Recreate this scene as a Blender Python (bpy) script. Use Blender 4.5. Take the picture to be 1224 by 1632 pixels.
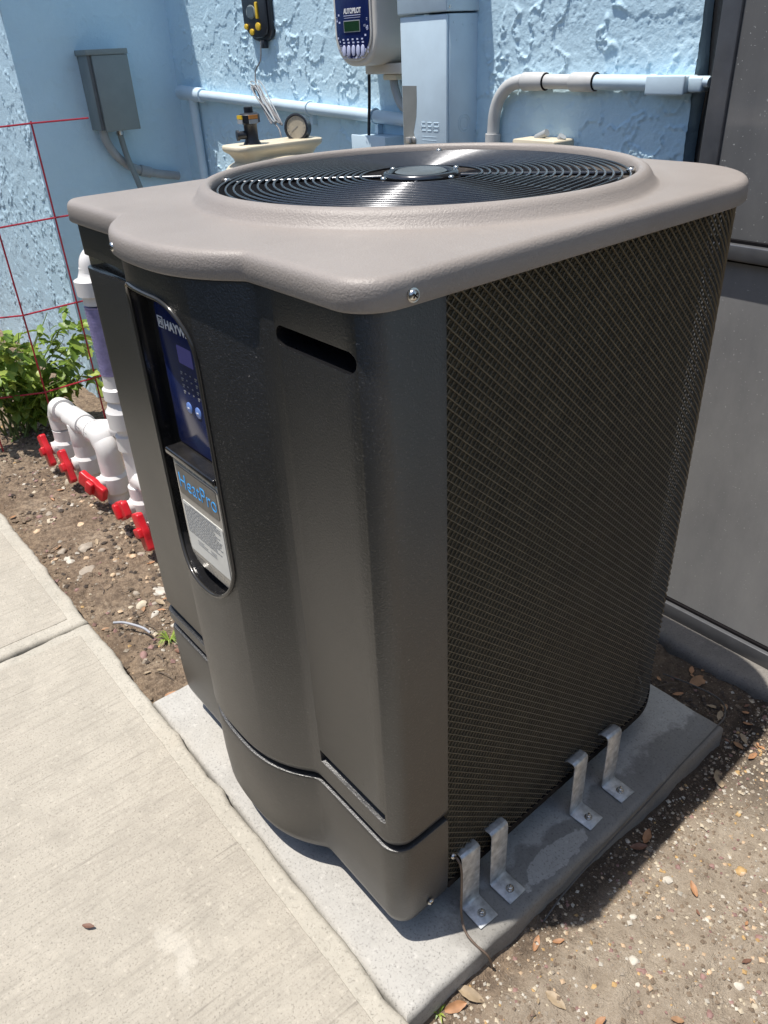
import bpy, bmesh, math, random
import numpy as np
from mathutils import Vector, Matrix
random.seed(7)
scene = bpy.context.scene
for o in list(bpy.data.objects):
    bpy.data.objects.remove(o)
COL = scene.collection
R = math.radians

# ------------------------------------------------------------------ camera
YAW, PITCH, ROLL, FPX = 0.91085, 0.54179, -0.05242, 1233.8
CAM = Vector((0.52076, -0.39221, 1.24631))
fw = Vector((-math.sin(YAW)*math.cos(PITCH), math.cos(YAW)*math.cos(PITCH), -math.sin(PITCH)))
r0 = Vector((math.cos(YAW), math.sin(YAW), 0)); u0 = r0.cross(fw)
rt = math.cos(ROLL)*r0 + math.sin(ROLL)*u0
up = -math.sin(ROLL)*r0 + math.cos(ROLL)*u0
cd = bpy.data.cameras.new('camera'); cam = bpy.data.objects.new('camera', cd); COL.objects.link(cam)
m = Matrix((rt, up, -fw)).transposed().to_4x4(); m.translation = CAM
cam.matrix_world = m
cd.sensor_fit = 'VERTICAL'; cd.sensor_height = 24.0; cd.lens = FPX/1632*24.0
cd.clip_start = 0.02; cd.clip_end = 500
scene.camera = cam
scene.render.resolution_x = 768; scene.render.resolution_y = 1024

# ------------------------------------------------------------------ sky and sun
SUNV = Vector((0.124, 0.245, -1.0)).normalized()      # direction the light travels
world = bpy.data.worlds.new('World'); scene.world = world; world.use_nodes = True
wn = world.node_tree; wn.nodes.clear()
sky = wn.nodes.new('ShaderNodeTexSky'); sky.sky_type = 'NISHITA'; sky.sun_disc = False
sky.sun_elevation = math.asin(-SUNV.z)
sky.sun_rotation = math.atan2(-SUNV.x, -SUNV.y)
bg = wn.nodes.new('ShaderNodeBackground'); bg.inputs['Strength'].default_value = 0.12
wo = wn.nodes.new('ShaderNodeOutputWorld')
wn.links.new(sky.outputs[0], bg.inputs[0]); wn.links.new(bg.outputs[0], wo.inputs[0])
sl = bpy.data.lights.new('sun', 'SUN'); sl.energy = 4.6; sl.angle = R(0.53); sl.color = (1.0, 0.95, 0.88)
so = bpy.data.objects.new('sun', sl); COL.objects.link(so)
so.rotation_euler = SUNV.to_track_quat('-Z', 'Y').to_euler(); so.location = (-2, -4, 10)
vs = scene.view_settings
vs.view_transform = 'Standard'; vs.look = 'None'; vs.exposure = 0.3; vs.gamma = 1.0; vs.use_curve_mapping = False

# ------------------------------------------------------------------ material helpers
MATS = {}
def ramp(nt, fac, stops, interp='LINEAR'):
    n = nt.nodes.new('ShaderNodeValToRGB'); n.color_ramp.interpolation = interp
    e = n.color_ramp.elements
    while len(e) > 1: e.remove(e[-1])
    e[0].position = stops[0][0]; e[0].color = (*stops[0][1], 1) if len(stops[0][1]) == 3 else stops[0][1]
    for p, c in stops[1:]:
        x = e.new(p); x.color = (*c, 1)
    nt.links.new(fac, n.inputs[0]); return n.outputs[0]
def g(v): return (v, v, v)
def noise(nt, co, scale, detail=4, rough=0.55, dist=0.0):
    n = nt.nodes.new('ShaderNodeTexNoise'); n.inputs['Scale'].default_value = scale
    n.inputs['Detail'].default_value = detail; n.inputs['Roughness'].default_value = rough
    n.inputs['Distortion'].default_value = dist
    nt.links.new(co, n.inputs['Vector']); return n.outputs['Fac']
def mapping(nt, co, scale=(1,1,1), rot=(0,0,0)):
    n = nt.nodes.new('ShaderNodeMapping'); n.inputs['Scale'].default_value = scale; n.inputs['Rotation'].default_value = rot
    nt.links.new(co, n.inputs['Vector']); return n.outputs[0]
def mixc(nt, fac, a, b, mode='MIX'):
    n = nt.nodes.new('ShaderNodeMix'); n.data_type = 'RGBA'; n.blend_type = mode
    for s, v in ((0, fac), (6, a), (7, b)):
        if hasattr(v, 'links') or hasattr(v, 'is_linked'): nt.links.new(v, n.inputs[s])
        elif s == 0: n.inputs[0].default_value = v
        else: n.inputs[s].default_value = (*v, 1)
    return n.outputs[2]
def math_n(nt, op, a, b=0.0):
    n = nt.nodes.new('ShaderNodeMath'); n.operation = op
    for s, v in ((0, a), (1, b)):
        if hasattr(v, 'is_linked'): nt.links.new(v, n.inputs[s])
        else: n.inputs[s].default_value = v
    return n.outputs[0]
def new_mat(name):
    mt = bpy.data.materials.new(name); mt.use_nodes = True; nt = mt.node_tree
    b = nt.nodes['Principled BSDF']
    geo = nt.nodes.new('ShaderNodeNewGeometry')
    return mt, nt, b, geo.outputs['Position']
def bump(nt, b, h, strength=0.3, dist=0.002):
    n = nt.nodes.new('ShaderNodeBump'); n.inputs['Strength'].default_value = strength; n.inputs['Distance'].default_value = dist
    nt.links.new(h, n.inputs['Height']); nt.links.new(n.outputs[0], b.inputs['Normal']); return n
def simple(name, col, rough=0.5, metal=0.0, var=0.12, vscale=25, bscale=0, bdist=0.0008, bstr=0.4, spec=0.5, coat=0.0, dust=0.0):
    if name in MATS: return MATS[name]
    mt, nt, b, co = new_mat(name)
    v = noise(nt, co, vscale, 5)
    lo = tuple(c*(1-var) for c in col); hi = tuple(min(1, c*(1+var)) for c in col)
    c = ramp(nt, v, [(0.3, lo), (0.7, hi)])
    if dust:
        dn = noise(nt, co, 9, 6, 0.65)
        c = mixc(nt, ramp(nt, dn, [(0.48, g(0)), (0.75, g(dust))]), c, (0.42, 0.37, 0.30))
    nt.links.new(c, b.inputs['Base Color'])
    rn = noise(nt, co, vscale*1.7, 4)
    rr = ramp(nt, rn, [(0.3, g(max(0.02, rough*0.85))), (0.7, g(min(1, rough*1.15)))])
    nt.links.new(rr, b.inputs['Roughness'])
    b.inputs['Metallic'].default_value = metal
    b.inputs['Specular IOR Level'].default_value = spec
    b.inputs['Coat Weight'].default_value = coat
    if bscale:
        bump(nt, b, noise(nt, co, bscale, 3), bstr, bdist)
    MATS[name] = mt; return mt

# ------------------------------------------------------------------ mesh helpers
ORG = {}
def origin(o):
    return ORG.get(o.name, Vector((0, 0, 0))) if o else Vector((0, 0, 0))
def tag(o, label=None, cat=None, group=None, kind=None):
    if label: o['label'] = label
    if cat: o['category'] = cat
    if group: o['group'] = group
    if kind: o['kind'] = kind
    return o
def empty(name, loc, label, cat, group=None):
    o = bpy.data.objects.new(name, None); COL.objects.link(o); o.location = loc; o.empty_display_size = 0.05
    ORG[o.name] = Vector(loc); return tag(o, label, cat, group)
def finish(me, ang=35):
    bm = bmesh.new(); bm.from_mesh(me)
    bmesh.ops.recalc_face_normals(bm, faces=bm.faces)
    a = R(ang)
    for f in bm.faces: f.smooth = True
    for e in bm.edges:
        if len(e.link_faces) == 2:
            e.smooth = e.calc_face_angle(0) < a
    bm.to_mesh(me); bm.free()
class MB:
    def __init__(s): s.v = []; s.f = []; s.m = []
    def add(s, vs, fs, mi=0):
        n = len(s.v); s.v += [tuple(v) for v in vs]; s.f += [tuple(i+n for i in f) for f in fs]; s.m += [mi]*len(fs); return s
    def box(s, c, sz, rot=None, mi=0):
        x, y, z = (k/2 for k in sz); c = Vector(c)
        pts = [Vector((a*x, b*y, d*z)) for a in (-1, 1) for b in (-1, 1) for d in (-1, 1)]
        if rot is not None: pts = [rot @ p for p in pts]
        return s.add([p+c for p in pts], [(0,1,3,2),(4,6,7,5),(0,4,5,1),(2,3,7,6),(0,2,6,4),(1,5,7,3)], mi)
    def bx(s, lo, hi, mi=0):
        return s.box([(a+b)/2 for a, b in zip(lo, hi)], [b-a for a, b in zip(lo, hi)], None, mi)
    def cyl(s, p0, p1, r, r2=None, seg=16, mi=0): return s.tube([p0, p1], [r, r if r2 is None else r2], seg, mi)
    def tube(s, pts, r, seg=10, mi=0, closed=False, caps=True):
        pts = [Vector(p) for p in pts]; n = len(pts)
        rs = r if isinstance(r, (list, tuple)) else [r]*n
        vs = []; nrm = None
        for i, p in enumerate(pts):
            if closed: t = (pts[(i+1) % n]-pts[i-1])
            else: t = pts[min(i+1, n-1)]-pts[max(i-1, 0)]
            t = t.normalized() if t.length > 1e-9 else Vector((0, 0, 1))
            if nrm is None:
                a = Vector((0, 0, 1)) if abs(t.z) < 0.9 else Vector((1, 0, 0)); nrm = t.cross(a).normalized()
            else:
                nrm = (nrm - t*nrm.dot(t)); nrm = nrm.normalized() if nrm.length > 1e-6 else t.orthogonal().normalized()
            b = t.cross(nrm)
            for k in range(seg):
                th = 2*math.pi*k/seg; vs.append(p + (nrm*math.cos(th)+b*math.sin(th))*rs[i])
        fs = []
        for i in range(n if closed else n-1):
            j = (i+1) % n
            for k in range(seg):
                q = (k+1) % seg; fs.append((i*seg+k, i*seg+q, j*seg+q, j*seg+k))
        if caps and not closed:
            fs.append(tuple(range(seg))[::-1]); fs.append(tuple((n-1)*seg+k for k in range(seg)))
        return s.add(vs, fs, mi)
    def lathe(s, prof, c=(0,0,0), axis=(0,0,1), seg=24, mi=0, caps=True):
        c = Vector(c); ax = Vector(axis).normalized(); a = ax.orthogonal().normalized(); b = ax.cross(a)
        vs = [c + ax*h + (a*math.cos(2*math.pi*k/seg)+b*math.sin(2*math.pi*k/seg))*r for r, h in prof for k in range(seg)]
        fs = [(i*seg+k, i*seg+(k+1) % seg, (i+1)*seg+(k+1) % seg, (i+1)*seg+k) for i in range(len(prof)-1) for k in range(seg)]
        if caps:
            fs.append(tuple(range(seg))[::-1]); fs.append(tuple((len(prof)-1)*seg+k for k in range(seg)))
        return s.add(vs, fs, mi)
    def prism(s, poly, fn, d0, d1, mi=0):
        # poly: 2D points, fn(u, v, d) -> 3D
        n = len(poly); vs = [fn(u, v, d0) for u, v in poly]+[fn(u, v, d1) for u, v in poly]
        fs = [tuple(range(n))[::-1], tuple(range(n, 2*n))]+[(i, (i+1) % n, n+(i+1) % n, n+i) for i in range(n)]
        return s.add(vs, fs, mi)
    def rings(s, rings, cap0=True, cap1=True, mi=0):
        n = len(rings[0]); vs = [p for r in rings for p in r]
        fs = [(i*n+k, i*n+(k+1) % n, (i+1)*n+(k+1) % n, (i+1)*n+k) for i in range(len(rings)-1) for k in range(n)]
        if cap0: fs.append(tuple(range(n))[::-1])
        if cap1: fs.append(tuple((len(rings)-1)*n+k for k in range(n)))
        return s.add(vs, fs, mi)
    def grid(s, P, mi=0):
        # P array (n, m, 3)
        n, mm = P.shape[:2]
        vs = P.reshape(-1, 3).tolist()
        idx = np.arange(n*mm).reshape(n, mm)
        fs = np.stack([idx[:-1, :-1], idx[1:, :-1], idx[1:, 1:], idx[:-1, 1:]], -1).reshape(-1, 4).tolist()
        return s.add(vs, fs, mi)
    def build(s, name, mat, parent=None, bevel=0.0, seg=2, ang=50, loc=None):
        org = origin(parent)
        if parent is None:
            if loc is None:
                a = np.array(s.v); loc = ((a[:,0].min()+a[:,0].max())/2, (a[:,1].min()+a[:,1].max())/2, a[:,2].min())
            org = Vector(loc)
        me = bpy.data.meshes.new(name)
        a = np.array(s.v, dtype=float)-np.array(org)
        me.from_pydata(a.tolist(), [], s.f)
        mats = mat if isinstance(mat, (list, tuple)) else [mat]
        for x in mats: me.materials.append(x)
        if len(mats) > 1: me.polygons.foreach_set('material_index', s.m)
        if bevel > 0:
            bm = bmesh.new(); bm.from_mesh(me)
            bmesh.ops.recalc_face_normals(bm, faces=bm.faces)
            es = [e for e in bm.edges if len(e.link_faces) == 2 and e.calc_face_angle(0) > R(30)]
            bmesh.ops.bevel(bm, geom=es, offset=bevel, segments=seg, profile=0.5, affect='EDGES', clamp_overlap=True)
            bm.to_mesh(me); bm.free()
        finish(me, ang)
        o = bpy.data.objects.new(name, me); COL.objects.link(o)
        if parent is None: o.location = org
        else: o.parent = parent
        ORG[o.name] = org
        return o
def copy_tree(o, loc=None, rot=None, parent=None):
    c = o.copy(); COL.objects.link(c); c.parent = parent
    if loc is not None: c.location = loc
    if rot is not None: c.rotation_euler = rot
    for ch in o.children: copy_tree(ch, None, None, c)
    return c
def text(name, body, size, loc, rot, mat, parent, ext=0.0003, align='LEFT', xs=1.0, bold=0.0):
    cu = bpy.data.curves.new(name, 'FONT'); cu.body = body; cu.size = size; cu.extrude = ext; cu.align_x = align; cu.offset = bold
    t = bpy.data.objects.new(name+'_curve', cu); COL.objects.link(t)
    dg = bpy.context.evaluated_depsgraph_get(); me = bpy.data.meshes.new_from_object(t.evaluated_get(dg))
    bpy.data.objects.remove(t); bpy.data.curves.remove(cu)
    me.transform(Matrix.Translation(Vector(loc)-origin(parent)) @ rot.to_4x4() @ Matrix.Diagonal((xs, 1, 1, 1)))
    me.materials.clear(); me.materials.append(mat)
    me.name = name
    o = bpy.data.objects.new(name, me); COL.objects.link(o); o.parent = parent; ORG[o.name] = origin(parent); return o
FRONT = Matrix.Rotation(R(90), 3, 'X')          # lettering that faces -Y
def rrect(x0, y0, x1, y1, r, n=5):
    out = []
    for cx, cy, a in ((x1-r, y1-r, 0), (x0+r, y1-r, 90), (x0+r, y0+r, 180), (x1-r, y0+r, 270)):
        for k in range(n+1):
            t = R(a+90*k/n); out.append((cx+r*math.cos(t), cy+r*math.sin(t)))
    return out
XZ = lambda u, v, d: (u, d, v)                  # a prism whose outline stands in the XZ plane
YZ = lambda u, v, d: (d, u, v)
XY = lambda u, v, d: (u, v, d)
def bezier(pts, n=12):
    # Catmull-Rom through points
    P = [Vector(p) for p in pts]; P = [P[0]*2-P[1]]+P+[P[-1]*2-P[-2]]; out = []
    for i in range(1, len(P)-2):
        a, b, c, d = P[i-1:i+3]
        for k in range(n):
            t = k/n
            out.append(0.5*((2*b)+(c-a)*t+(2*a-5*b+4*c-d)*t*t+(3*b-a-3*c+d)*t**3))
    out.append(P[-2]); return out
_rng = np.random.RandomState(3)
_T = _rng.rand(16, 128, 128)
def vn(x, y, seed=0):
    t = _T[seed % 16]; xi = np.floor(x).astype(int); yi = np.floor(y).astype(int)
    fx = x-xi; fy = y-yi; fx = fx*fx*(3-2*fx); fy = fy*fy*(3-2*fy)
    a = t[xi % 128, yi % 128]; b = t[(xi+1) % 128, yi % 128]; c = t[xi % 128, (yi+1) % 128]; d = t[(xi+1) % 128, (yi+1) % 128]
    return (a*(1-fx)+b*fx)*(1-fy)+(c*(1-fx)+d*fx)*fy
def fbm(x, y, seed=0, oct=4, gain=0.5):
    s = 0; a = 1; n = 0
    for i in range(oct):
        s = s+a*vn(x*2**i+17.3*i, y*2**i+5.1*i, seed+i); n += a; a *= gain
    return s/n
def sstep(a, b, x):
    t = np.clip((x-a)/(b-a), 0, 1); return t*t*(3-2*t)
# ------------------------------------------------------------------ surface materials
def mat_stucco():
    mt, nt, b, co = new_mat('blue_stucco')
    n1 = noise(nt, co, 3.0, 5, 0.6)
    c = ramp(nt, n1, [(0.3, (0.52, 0.72, 0.84)), (0.7, (0.59, 0.785, 0.89))])
    n2 = noise(nt, co, 40, 4, 0.6)
    c = mixc(nt, ramp(nt, n2, [(0.5, g(0)), (0.8, g(0.25))]), c, (0.64, 0.83, 0.92))
    gn = noise(nt, co, 11, 6, 0.7)
    c = mixc(nt, ramp(nt, gn, [(0.62, g(0)), (0.85, g(0.35))]), c, (0.36, 0.46, 0.48))
    nt.links.new(c, b.inputs['Base Color']); b.inputs['Roughness'].default_value = 0.62
    bump(nt, b, noise(nt, co, 150, 5, 0.65), 0.6, 0.003)
    return mt
def mat_concrete(name, ca, cb, stain, broom=False, sc=1.0):
    mt, nt, b, co = new_mat(name)
    n1 = noise(nt, co, 3.5*sc, 6, 0.62)
    c = ramp(nt, n1, [(0.25, ca), (0.75, cb)])
    n2 = noise(nt, co, 1.7, 5, 0.7, 0.6)
    c = mixc(nt, ramp(nt, n2, [(0.5, g(0)), (0.8, g(0.45))]), c, stain)
    n3 = noise(nt, co, 260, 3, 0.7)
    c = mixc(nt, ramp(nt, n3, [(0.54, g(0)), (0.70, g(0.7))]), c, tuple(x*0.38 for x in ca))
    n4 = noise(nt, co, 90, 3, 0.6)
    n6 = noise(nt, co, 16, 6, 0.7)
    c = mixc(nt, ramp(nt, n6, [(0.45, g(0)), (0.75, g(0.5))]), c, tuple(x*0.72 for x in ca))
    n7 = noise(nt, co, 9, 5, 0.7, 0.4)
    c = mixc(nt, ramp(nt, n7, [(0.58, g(0)), (0.8, g(0.5))]), c, tuple(min(1, x*1.22) for x in cb))
    c = mixc(nt, ramp(nt, n4, [(0.58, g(0)), (0.75, g(0.45))]), c, tuple(min(1, x*1.3) for x in cb))
    fine = noise(nt, co, 320, 4, 0.65)
    if broom:
        st = mapping(nt, co, (130, 9.0, 1), (0, 0, 0.05))
        s1 = noise(nt, st, 1.0, 4, 0.7)
        st2 = mapping(nt, co, (75, 3.2, 1), (0, 0, 0.05))
        s2 = noise(nt, st2, 1.0, 3, 0.6)
        c = mixc(nt, ramp(nt, s1, [(0.50, g(0)), (0.75, g(0.55))]), c, tuple(x*0.62 for x in ca))
        c = mixc(nt, ramp(nt, s2, [(0.66, g(0)), (0.71, g(0.55))]), c, tuple(x*0.52 for x in ca))
        h = math_n(nt, 'ADD', math_n(nt, 'MULTIPLY', s1, 1.0), math_n(nt, 'MULTIPLY', fine, 0.8))
        bump(nt, b, h, 0.5, 0.003)
        sp_ = nt.nodes.new('ShaderNodeSeparateXYZ'); nt.links.new(co, sp_.inputs[0])
        wob = math_n(nt, 'MULTIPLY', math_n(nt, 'SUBTRACT', noise(nt, co, 22, 5, 0.7), 0.5), 0.10)
        ax_ = math_n(nt, 'ADD', math_n(nt, 'MULTIPLY', math_n(nt, 'ADD', sp_.outputs[0], 0.205), 1/0.085), math_n(nt, 'MULTIPLY', wob, 12.0))
        ay_ = math_n(nt, 'MULTIPLY', math_n(nt, 'ADD', math_n(nt, 'ADD', sp_.outputs[1], 0.262), wob), 1/0.020)
        dd_ = math_n(nt, 'ADD', math_n(nt, 'POWER', ax_, 2.0), math_n(nt, 'POWER', ay_, 2.0))
        c = mixc(nt, ramp(nt, dd_, [(0.1, g(0.28)), (1.0, g(0))]), c, (0.66, 0.62, 0.54))
    else:
        bump(nt, b, math_n(nt, 'ADD', fine, math_n(nt, 'MULTIPLY', n4, 0.8)), 0.3, 0.0018)
    nt.links.new(c, b.inputs['Base Color']); b.inputs['Roughness'].default_value = 0.85
    return mt
def mat_pad():
    mt = mat_concrete('pad_concrete', (0.375, 0.36, 0.33), (0.475, 0.46, 0.425), (0.40, 0.365, 0.30))
    nt = mt.node_tree; b = nt.nodes['Principled BSDF']
    src = b.inputs['Base Color'].links[0].from_socket
    geo = nt.nodes.new('ShaderNodeNewGeometry'); co = geo.outputs['Position']
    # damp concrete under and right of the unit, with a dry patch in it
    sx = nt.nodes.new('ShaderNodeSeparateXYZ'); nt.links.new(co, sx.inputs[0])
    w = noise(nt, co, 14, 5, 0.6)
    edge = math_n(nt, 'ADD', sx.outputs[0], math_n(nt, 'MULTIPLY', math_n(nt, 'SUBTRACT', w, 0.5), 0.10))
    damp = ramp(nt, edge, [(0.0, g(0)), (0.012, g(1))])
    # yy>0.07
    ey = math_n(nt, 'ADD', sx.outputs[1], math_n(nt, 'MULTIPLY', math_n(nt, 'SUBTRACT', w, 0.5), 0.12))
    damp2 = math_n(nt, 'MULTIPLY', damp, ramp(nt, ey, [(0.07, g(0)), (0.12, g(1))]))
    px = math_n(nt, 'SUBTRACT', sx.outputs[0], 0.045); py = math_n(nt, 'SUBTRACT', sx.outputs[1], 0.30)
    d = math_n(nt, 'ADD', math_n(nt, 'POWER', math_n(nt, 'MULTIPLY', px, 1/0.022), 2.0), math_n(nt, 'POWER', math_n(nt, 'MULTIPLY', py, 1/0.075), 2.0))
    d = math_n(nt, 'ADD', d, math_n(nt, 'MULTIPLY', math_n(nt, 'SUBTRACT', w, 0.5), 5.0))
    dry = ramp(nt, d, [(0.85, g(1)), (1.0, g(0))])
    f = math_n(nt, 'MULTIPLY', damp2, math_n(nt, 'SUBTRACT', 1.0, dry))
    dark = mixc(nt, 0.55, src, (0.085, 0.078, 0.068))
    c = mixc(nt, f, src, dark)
    nt.links.new(c, b.inputs['Base Color'])
    return mt
def mat_dirt():
    mt, nt, b, co = new_mat('dirt')
    n1 = noise(nt, co, 4, 6, 0.65)
    c = ramp(nt, n1, [(0.3, (0.235, 0.168, 0.115)), (0.55, (0.36, 0.27, 0.188)), (0.75, (0.48, 0.385, 0.285))])
    n2 = noise(nt, co, 60, 5, 0.7)
    c = mixc(nt, ramp(nt, n2, [(0.38, g(0.75)), (0.6, g(0))]), c, (0.10, 0.073, 0.055))
    n8 = noise(nt, co, 9, 6, 0.7, 0.5)
    c = mixc(nt, ramp(nt, n8, [(0.50, g(0)), (0.68, g(0.45))]), c, (0.155, 0.112, 0.080))
    # sandier on the open side right of the pad
    sx = nt.nodes.new('ShaderNodeSeparateXYZ'); nt.links.new(co, sx.inputs[0])
    sand = ramp(nt, sx.outputs[0], [(0.09, g(0)), (0.16, g(1))])
    s2 = noise(nt, co, 35, 6, 0.7)
    sc = ramp(nt, s2, [(0.3, (0.28, 0.225, 0.170)), (0.55, (0.415, 0.345, 0.265)), (0.8, (0.53, 0.455, 0.36))])
    c = mixc(nt, sand, c, sc)
    # dark, damp organic soil below the door
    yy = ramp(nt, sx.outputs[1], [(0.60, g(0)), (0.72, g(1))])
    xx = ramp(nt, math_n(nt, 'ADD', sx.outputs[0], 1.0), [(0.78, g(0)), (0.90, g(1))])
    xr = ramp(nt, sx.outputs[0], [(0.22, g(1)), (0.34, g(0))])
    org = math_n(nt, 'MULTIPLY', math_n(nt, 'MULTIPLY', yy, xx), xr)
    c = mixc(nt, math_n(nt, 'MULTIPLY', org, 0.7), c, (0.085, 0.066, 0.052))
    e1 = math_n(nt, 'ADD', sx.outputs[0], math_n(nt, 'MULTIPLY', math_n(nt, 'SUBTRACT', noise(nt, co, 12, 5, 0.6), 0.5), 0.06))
    strip = math_n(nt, 'MULTIPLY', ramp(nt, e1, [(0.06, g(0)), (0.07, g(1)), (0.105, g(1)), (0.135, g(0))]), ramp(nt, sx.outputs[1], [(0.12, g(0)), (0.24, g(1))]))  # dark soil along the pad, also painted in to deepen the unit's shadow
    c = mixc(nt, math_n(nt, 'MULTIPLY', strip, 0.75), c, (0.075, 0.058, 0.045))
    n5 = noise(nt, co, 240, 3, 0.7)
    c = mixc(nt, ramp(nt, n5, [(0.6, g(0)), (0.75, g(0.55))]), c, (0.60, 0.55, 0.46))
    nt.links.new(c, b.inputs['Base Color']); b.inputs['Roughness'].default_value = 0.95
    b.inputs['Specular IOR Level'].default_value = 0.15
    bump(nt, b, math_n(nt, 'ADD', n2, noise(nt, co, 200, 4, 0.7)), 0.9, 0.010)
    return mt
M_STUCCO = mat_stucco()
M_WALK = mat_concrete('broomed_concrete', (0.375, 0.34, 0.282), (0.465, 0.425, 0.355), (0.39, 0.34, 0.268), True)
M_WALKEDGE = mat_concrete('trowelled_concrete', (0.39, 0.36, 0.30), (0.49, 0.455, 0.385), (0.43, 0.36, 0.27))
M_PAD = mat_pad()
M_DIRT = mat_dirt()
M_LEDGE = mat_concrete('stained_concrete', (0.16, 0.15, 0.135), (0.26, 0.24, 0.215), (0.06, 0.055, 0.05))

# ------------------------------------------------------------------ ground
def coords(a, b, step, far):
    mid = np.arange(a, b+step/2, step)
    k = np.array([0.05, 0.15, 0.4, 1.0, 2.5, 6.0, 14.0, far])
    return np.concatenate([a-k[::-1], mid, b+k])
gx = coords(-3.1, 0.9, 0.009, 40); gy = coords(-0.12, 1.16, 0.009, 40)
GX, GY = np.meshgrid(gx, gy, indexing='ij')
def ground_z(X, Y):
    X = np.asarray(X, float); Y = np.asarray(Y, float)
    z = 0.036 + 0.022*(fbm(X*3.1, Y*3.1, 1, 3)-0.5) + 0.022*(fbm(X*14, Y*14, 4, 3)-0.5) + 0.011*(fbm(X*55, Y*55, 8, 2)-0.5)
    # a shallow washed-out strip along the pad's right edge, rising towards the sandy side
    z = z - 0.012*np.exp(-((X-0.10)/0.03)**2)*((Y > -0.1) & (Y < 0.85))
    z = z + 0.012*sstep(0.12, 0.5, X)
    return z
GZ = ground_z(GX, GY)
far = np.maximum(np.maximum(-3.1-GX, GX-0.9), np.maximum(-0.12-GY, GY-1.16))
GZ = np.where(far > 0, np.where(far > 0.1, 0.03, GZ), GZ)
under = (GY < -0.075)                       # below the walkway
GZ = np.where(under, np.minimum(GZ, 0.0), GZ)
inpad = (GX > -0.74) & (GX < 0.06) & (GY > -0.05) & (GY < 0.75)
GZ = np.where(inpad, 0.0, GZ)
mb = MB(); mb.grid(np.stack([GX, GY, GZ], -1))
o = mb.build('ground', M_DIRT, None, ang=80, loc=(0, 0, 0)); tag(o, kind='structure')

def slab(name, x0, x1, y0, y1, z0, z1, mat, parent, rad=0.012, jit=0.0015, step=0.03, kind=None):
    # poured slab with a worn, slightly uneven rounded edge
    def side(a, b, st=step): 
        n = max(2, int(abs(b-a)/st)); return [a+(b-a)*k/n for k in range(n)]
    pts = [(x, y0) for x in side(x0, x1)]+[(x1, y) for y in side(y0, y1)]+[(x, y1) for x in side(x1, x0)]+[(x0, y) for y in side(y1, y0)]
    cx, cy = (x0+x1)/2, (y0+y1)/2
    def ring(ins, z):
        out = []
        for i, (x, y) in enumerate(pts):
            j = jit*(2*float(fbm(np.array(x*23), np.array(y*23), 5, 3))-1)*2.2
            ax = min(max(x, x0+ins), x1-ins); ay = min(max(y, y0+ins), y1-ins)
            out.append((ax-(j if x >= x1-1e-6 else -j if x <= x0+1e-6 else 0), ay-(j if y >= y1-1e-6 else -j if y <= y0+1e-6 else 0), z))
        return out
    m = MB()
    prof = [(0, z0), (0, z1-rad)]+[(rad*(1-math.cos(R(a))), z1-rad+rad*math.sin(R(a))) for a in (25, 50, 75, 90)]
    m.rings([ring(i, z) for i, z in prof])
    o = m.build(name, mat, parent, ang=40)
    if kind: tag(o, kind=kind)
    return o

# walkway: two poured panels, each with a broomed field inside a trowelled border
walk = bpy.data.objects.new('walkway', None); COL.objects.link(walk); tag(walk, kind='structure'); ORG['walkway'] = Vector((0, 0, 0))
WZ = 0.098
for x0, x1 in ((-1.083, 3.2), (-2.25, -1.091)):
    p = slab('concrete_panel', x0, x1, -0.80, -0.058, -0.05, WZ, M_WALKEDGE, walk, rad=0.011, jit=0.0032, step=0.012)
    bw = 0.036
    slab('broomed_field', x0+bw, x1-bw, -0.80+bw, -0.058-bw, 0.05, WZ+0.0016, M_WALK, p, rad=0.0015, jit=0.0010, step=0.012)
added_lawn = MB(); added_lawn.bx((-30, -30, -0.03), (30, -0.815, 0.055)); added_lawn.bx((-30, -0.8145, -0.03), (-2.262, -0.06, 0.0545)); tag(added_lawn.build('added_lawn', simple('added_dark_grass', (0.026, 0.028, 0.015), 0.9, 0, 0.5, 40, bscale=120, bdist=0.02), None), kind='structure')  # unseen dark grass added to darken what the black casing reflects
pad = slab('equipment_pad', -0.752, 0.0755, -0.054, 0.766, -0.04, 0.08, M_PAD, None, rad=0.012, jit=0.0015, kind='structure')
ledge = slab('foundation_ledge', -0.42, 3.0, 0.925, 1.30, -0.04, 0.062, M_LEDGE, None, rad=0.02, jit=0.006, step=0.012, kind='structure')

# ------------------------------------------------------------------ the house
WY, RX, OY, EX = 1.14, -2.60, 0.553, -0.415      # back wall, return wall, projecting wall, right end
house = empty('house', (-1.5, 1.3, 0), 'pale blue rough stucco house wall behind the heat pump', 'house')
def trowel(U, V, s=1.0, seed=0):
    wu = U + 0.02*(fbm(U*30, V*30, seed+5, 2)-0.5); wv = V + 0.02*(fbm(U*30, V*30, seed+9, 2)-0.5)
    n = fbm(wu*20, wv*20, seed, 4, 0.5)
    n2 = fbm(wu*52, wv*52, seed+3, 3, 0.55)
    msk = sstep(0.42, 0.56, fbm(U*8, V*8, seed+7, 2))
    ridge = np.exp(-((n-0.52)/0.018)**2)
    ridge2 = np.exp(-((n2-0.5)/0.03)**2)*sstep(0.45, 0.6, fbm(U*14, V*14, seed+2, 2))
    msk2 = sstep(0.38, 0.60, fbm(U*6+3, V*6, seed+8, 2))
    plat = sstep(0.50, 0.54, n)
    lumps = fbm(U*125, V*125, seed+1, 2)
    return s*0.85*(0.0040*ridge*msk + 0.0017*ridge2*msk2 + 0.0015*plat + 0.0012*lumps*(0.35+0.65*msk2) + 0.0007*fbm(U*220, V*220, seed+4, 1) + 0.003*(fbm(U*5, V*5, seed+6, 2)-0.5))
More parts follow.
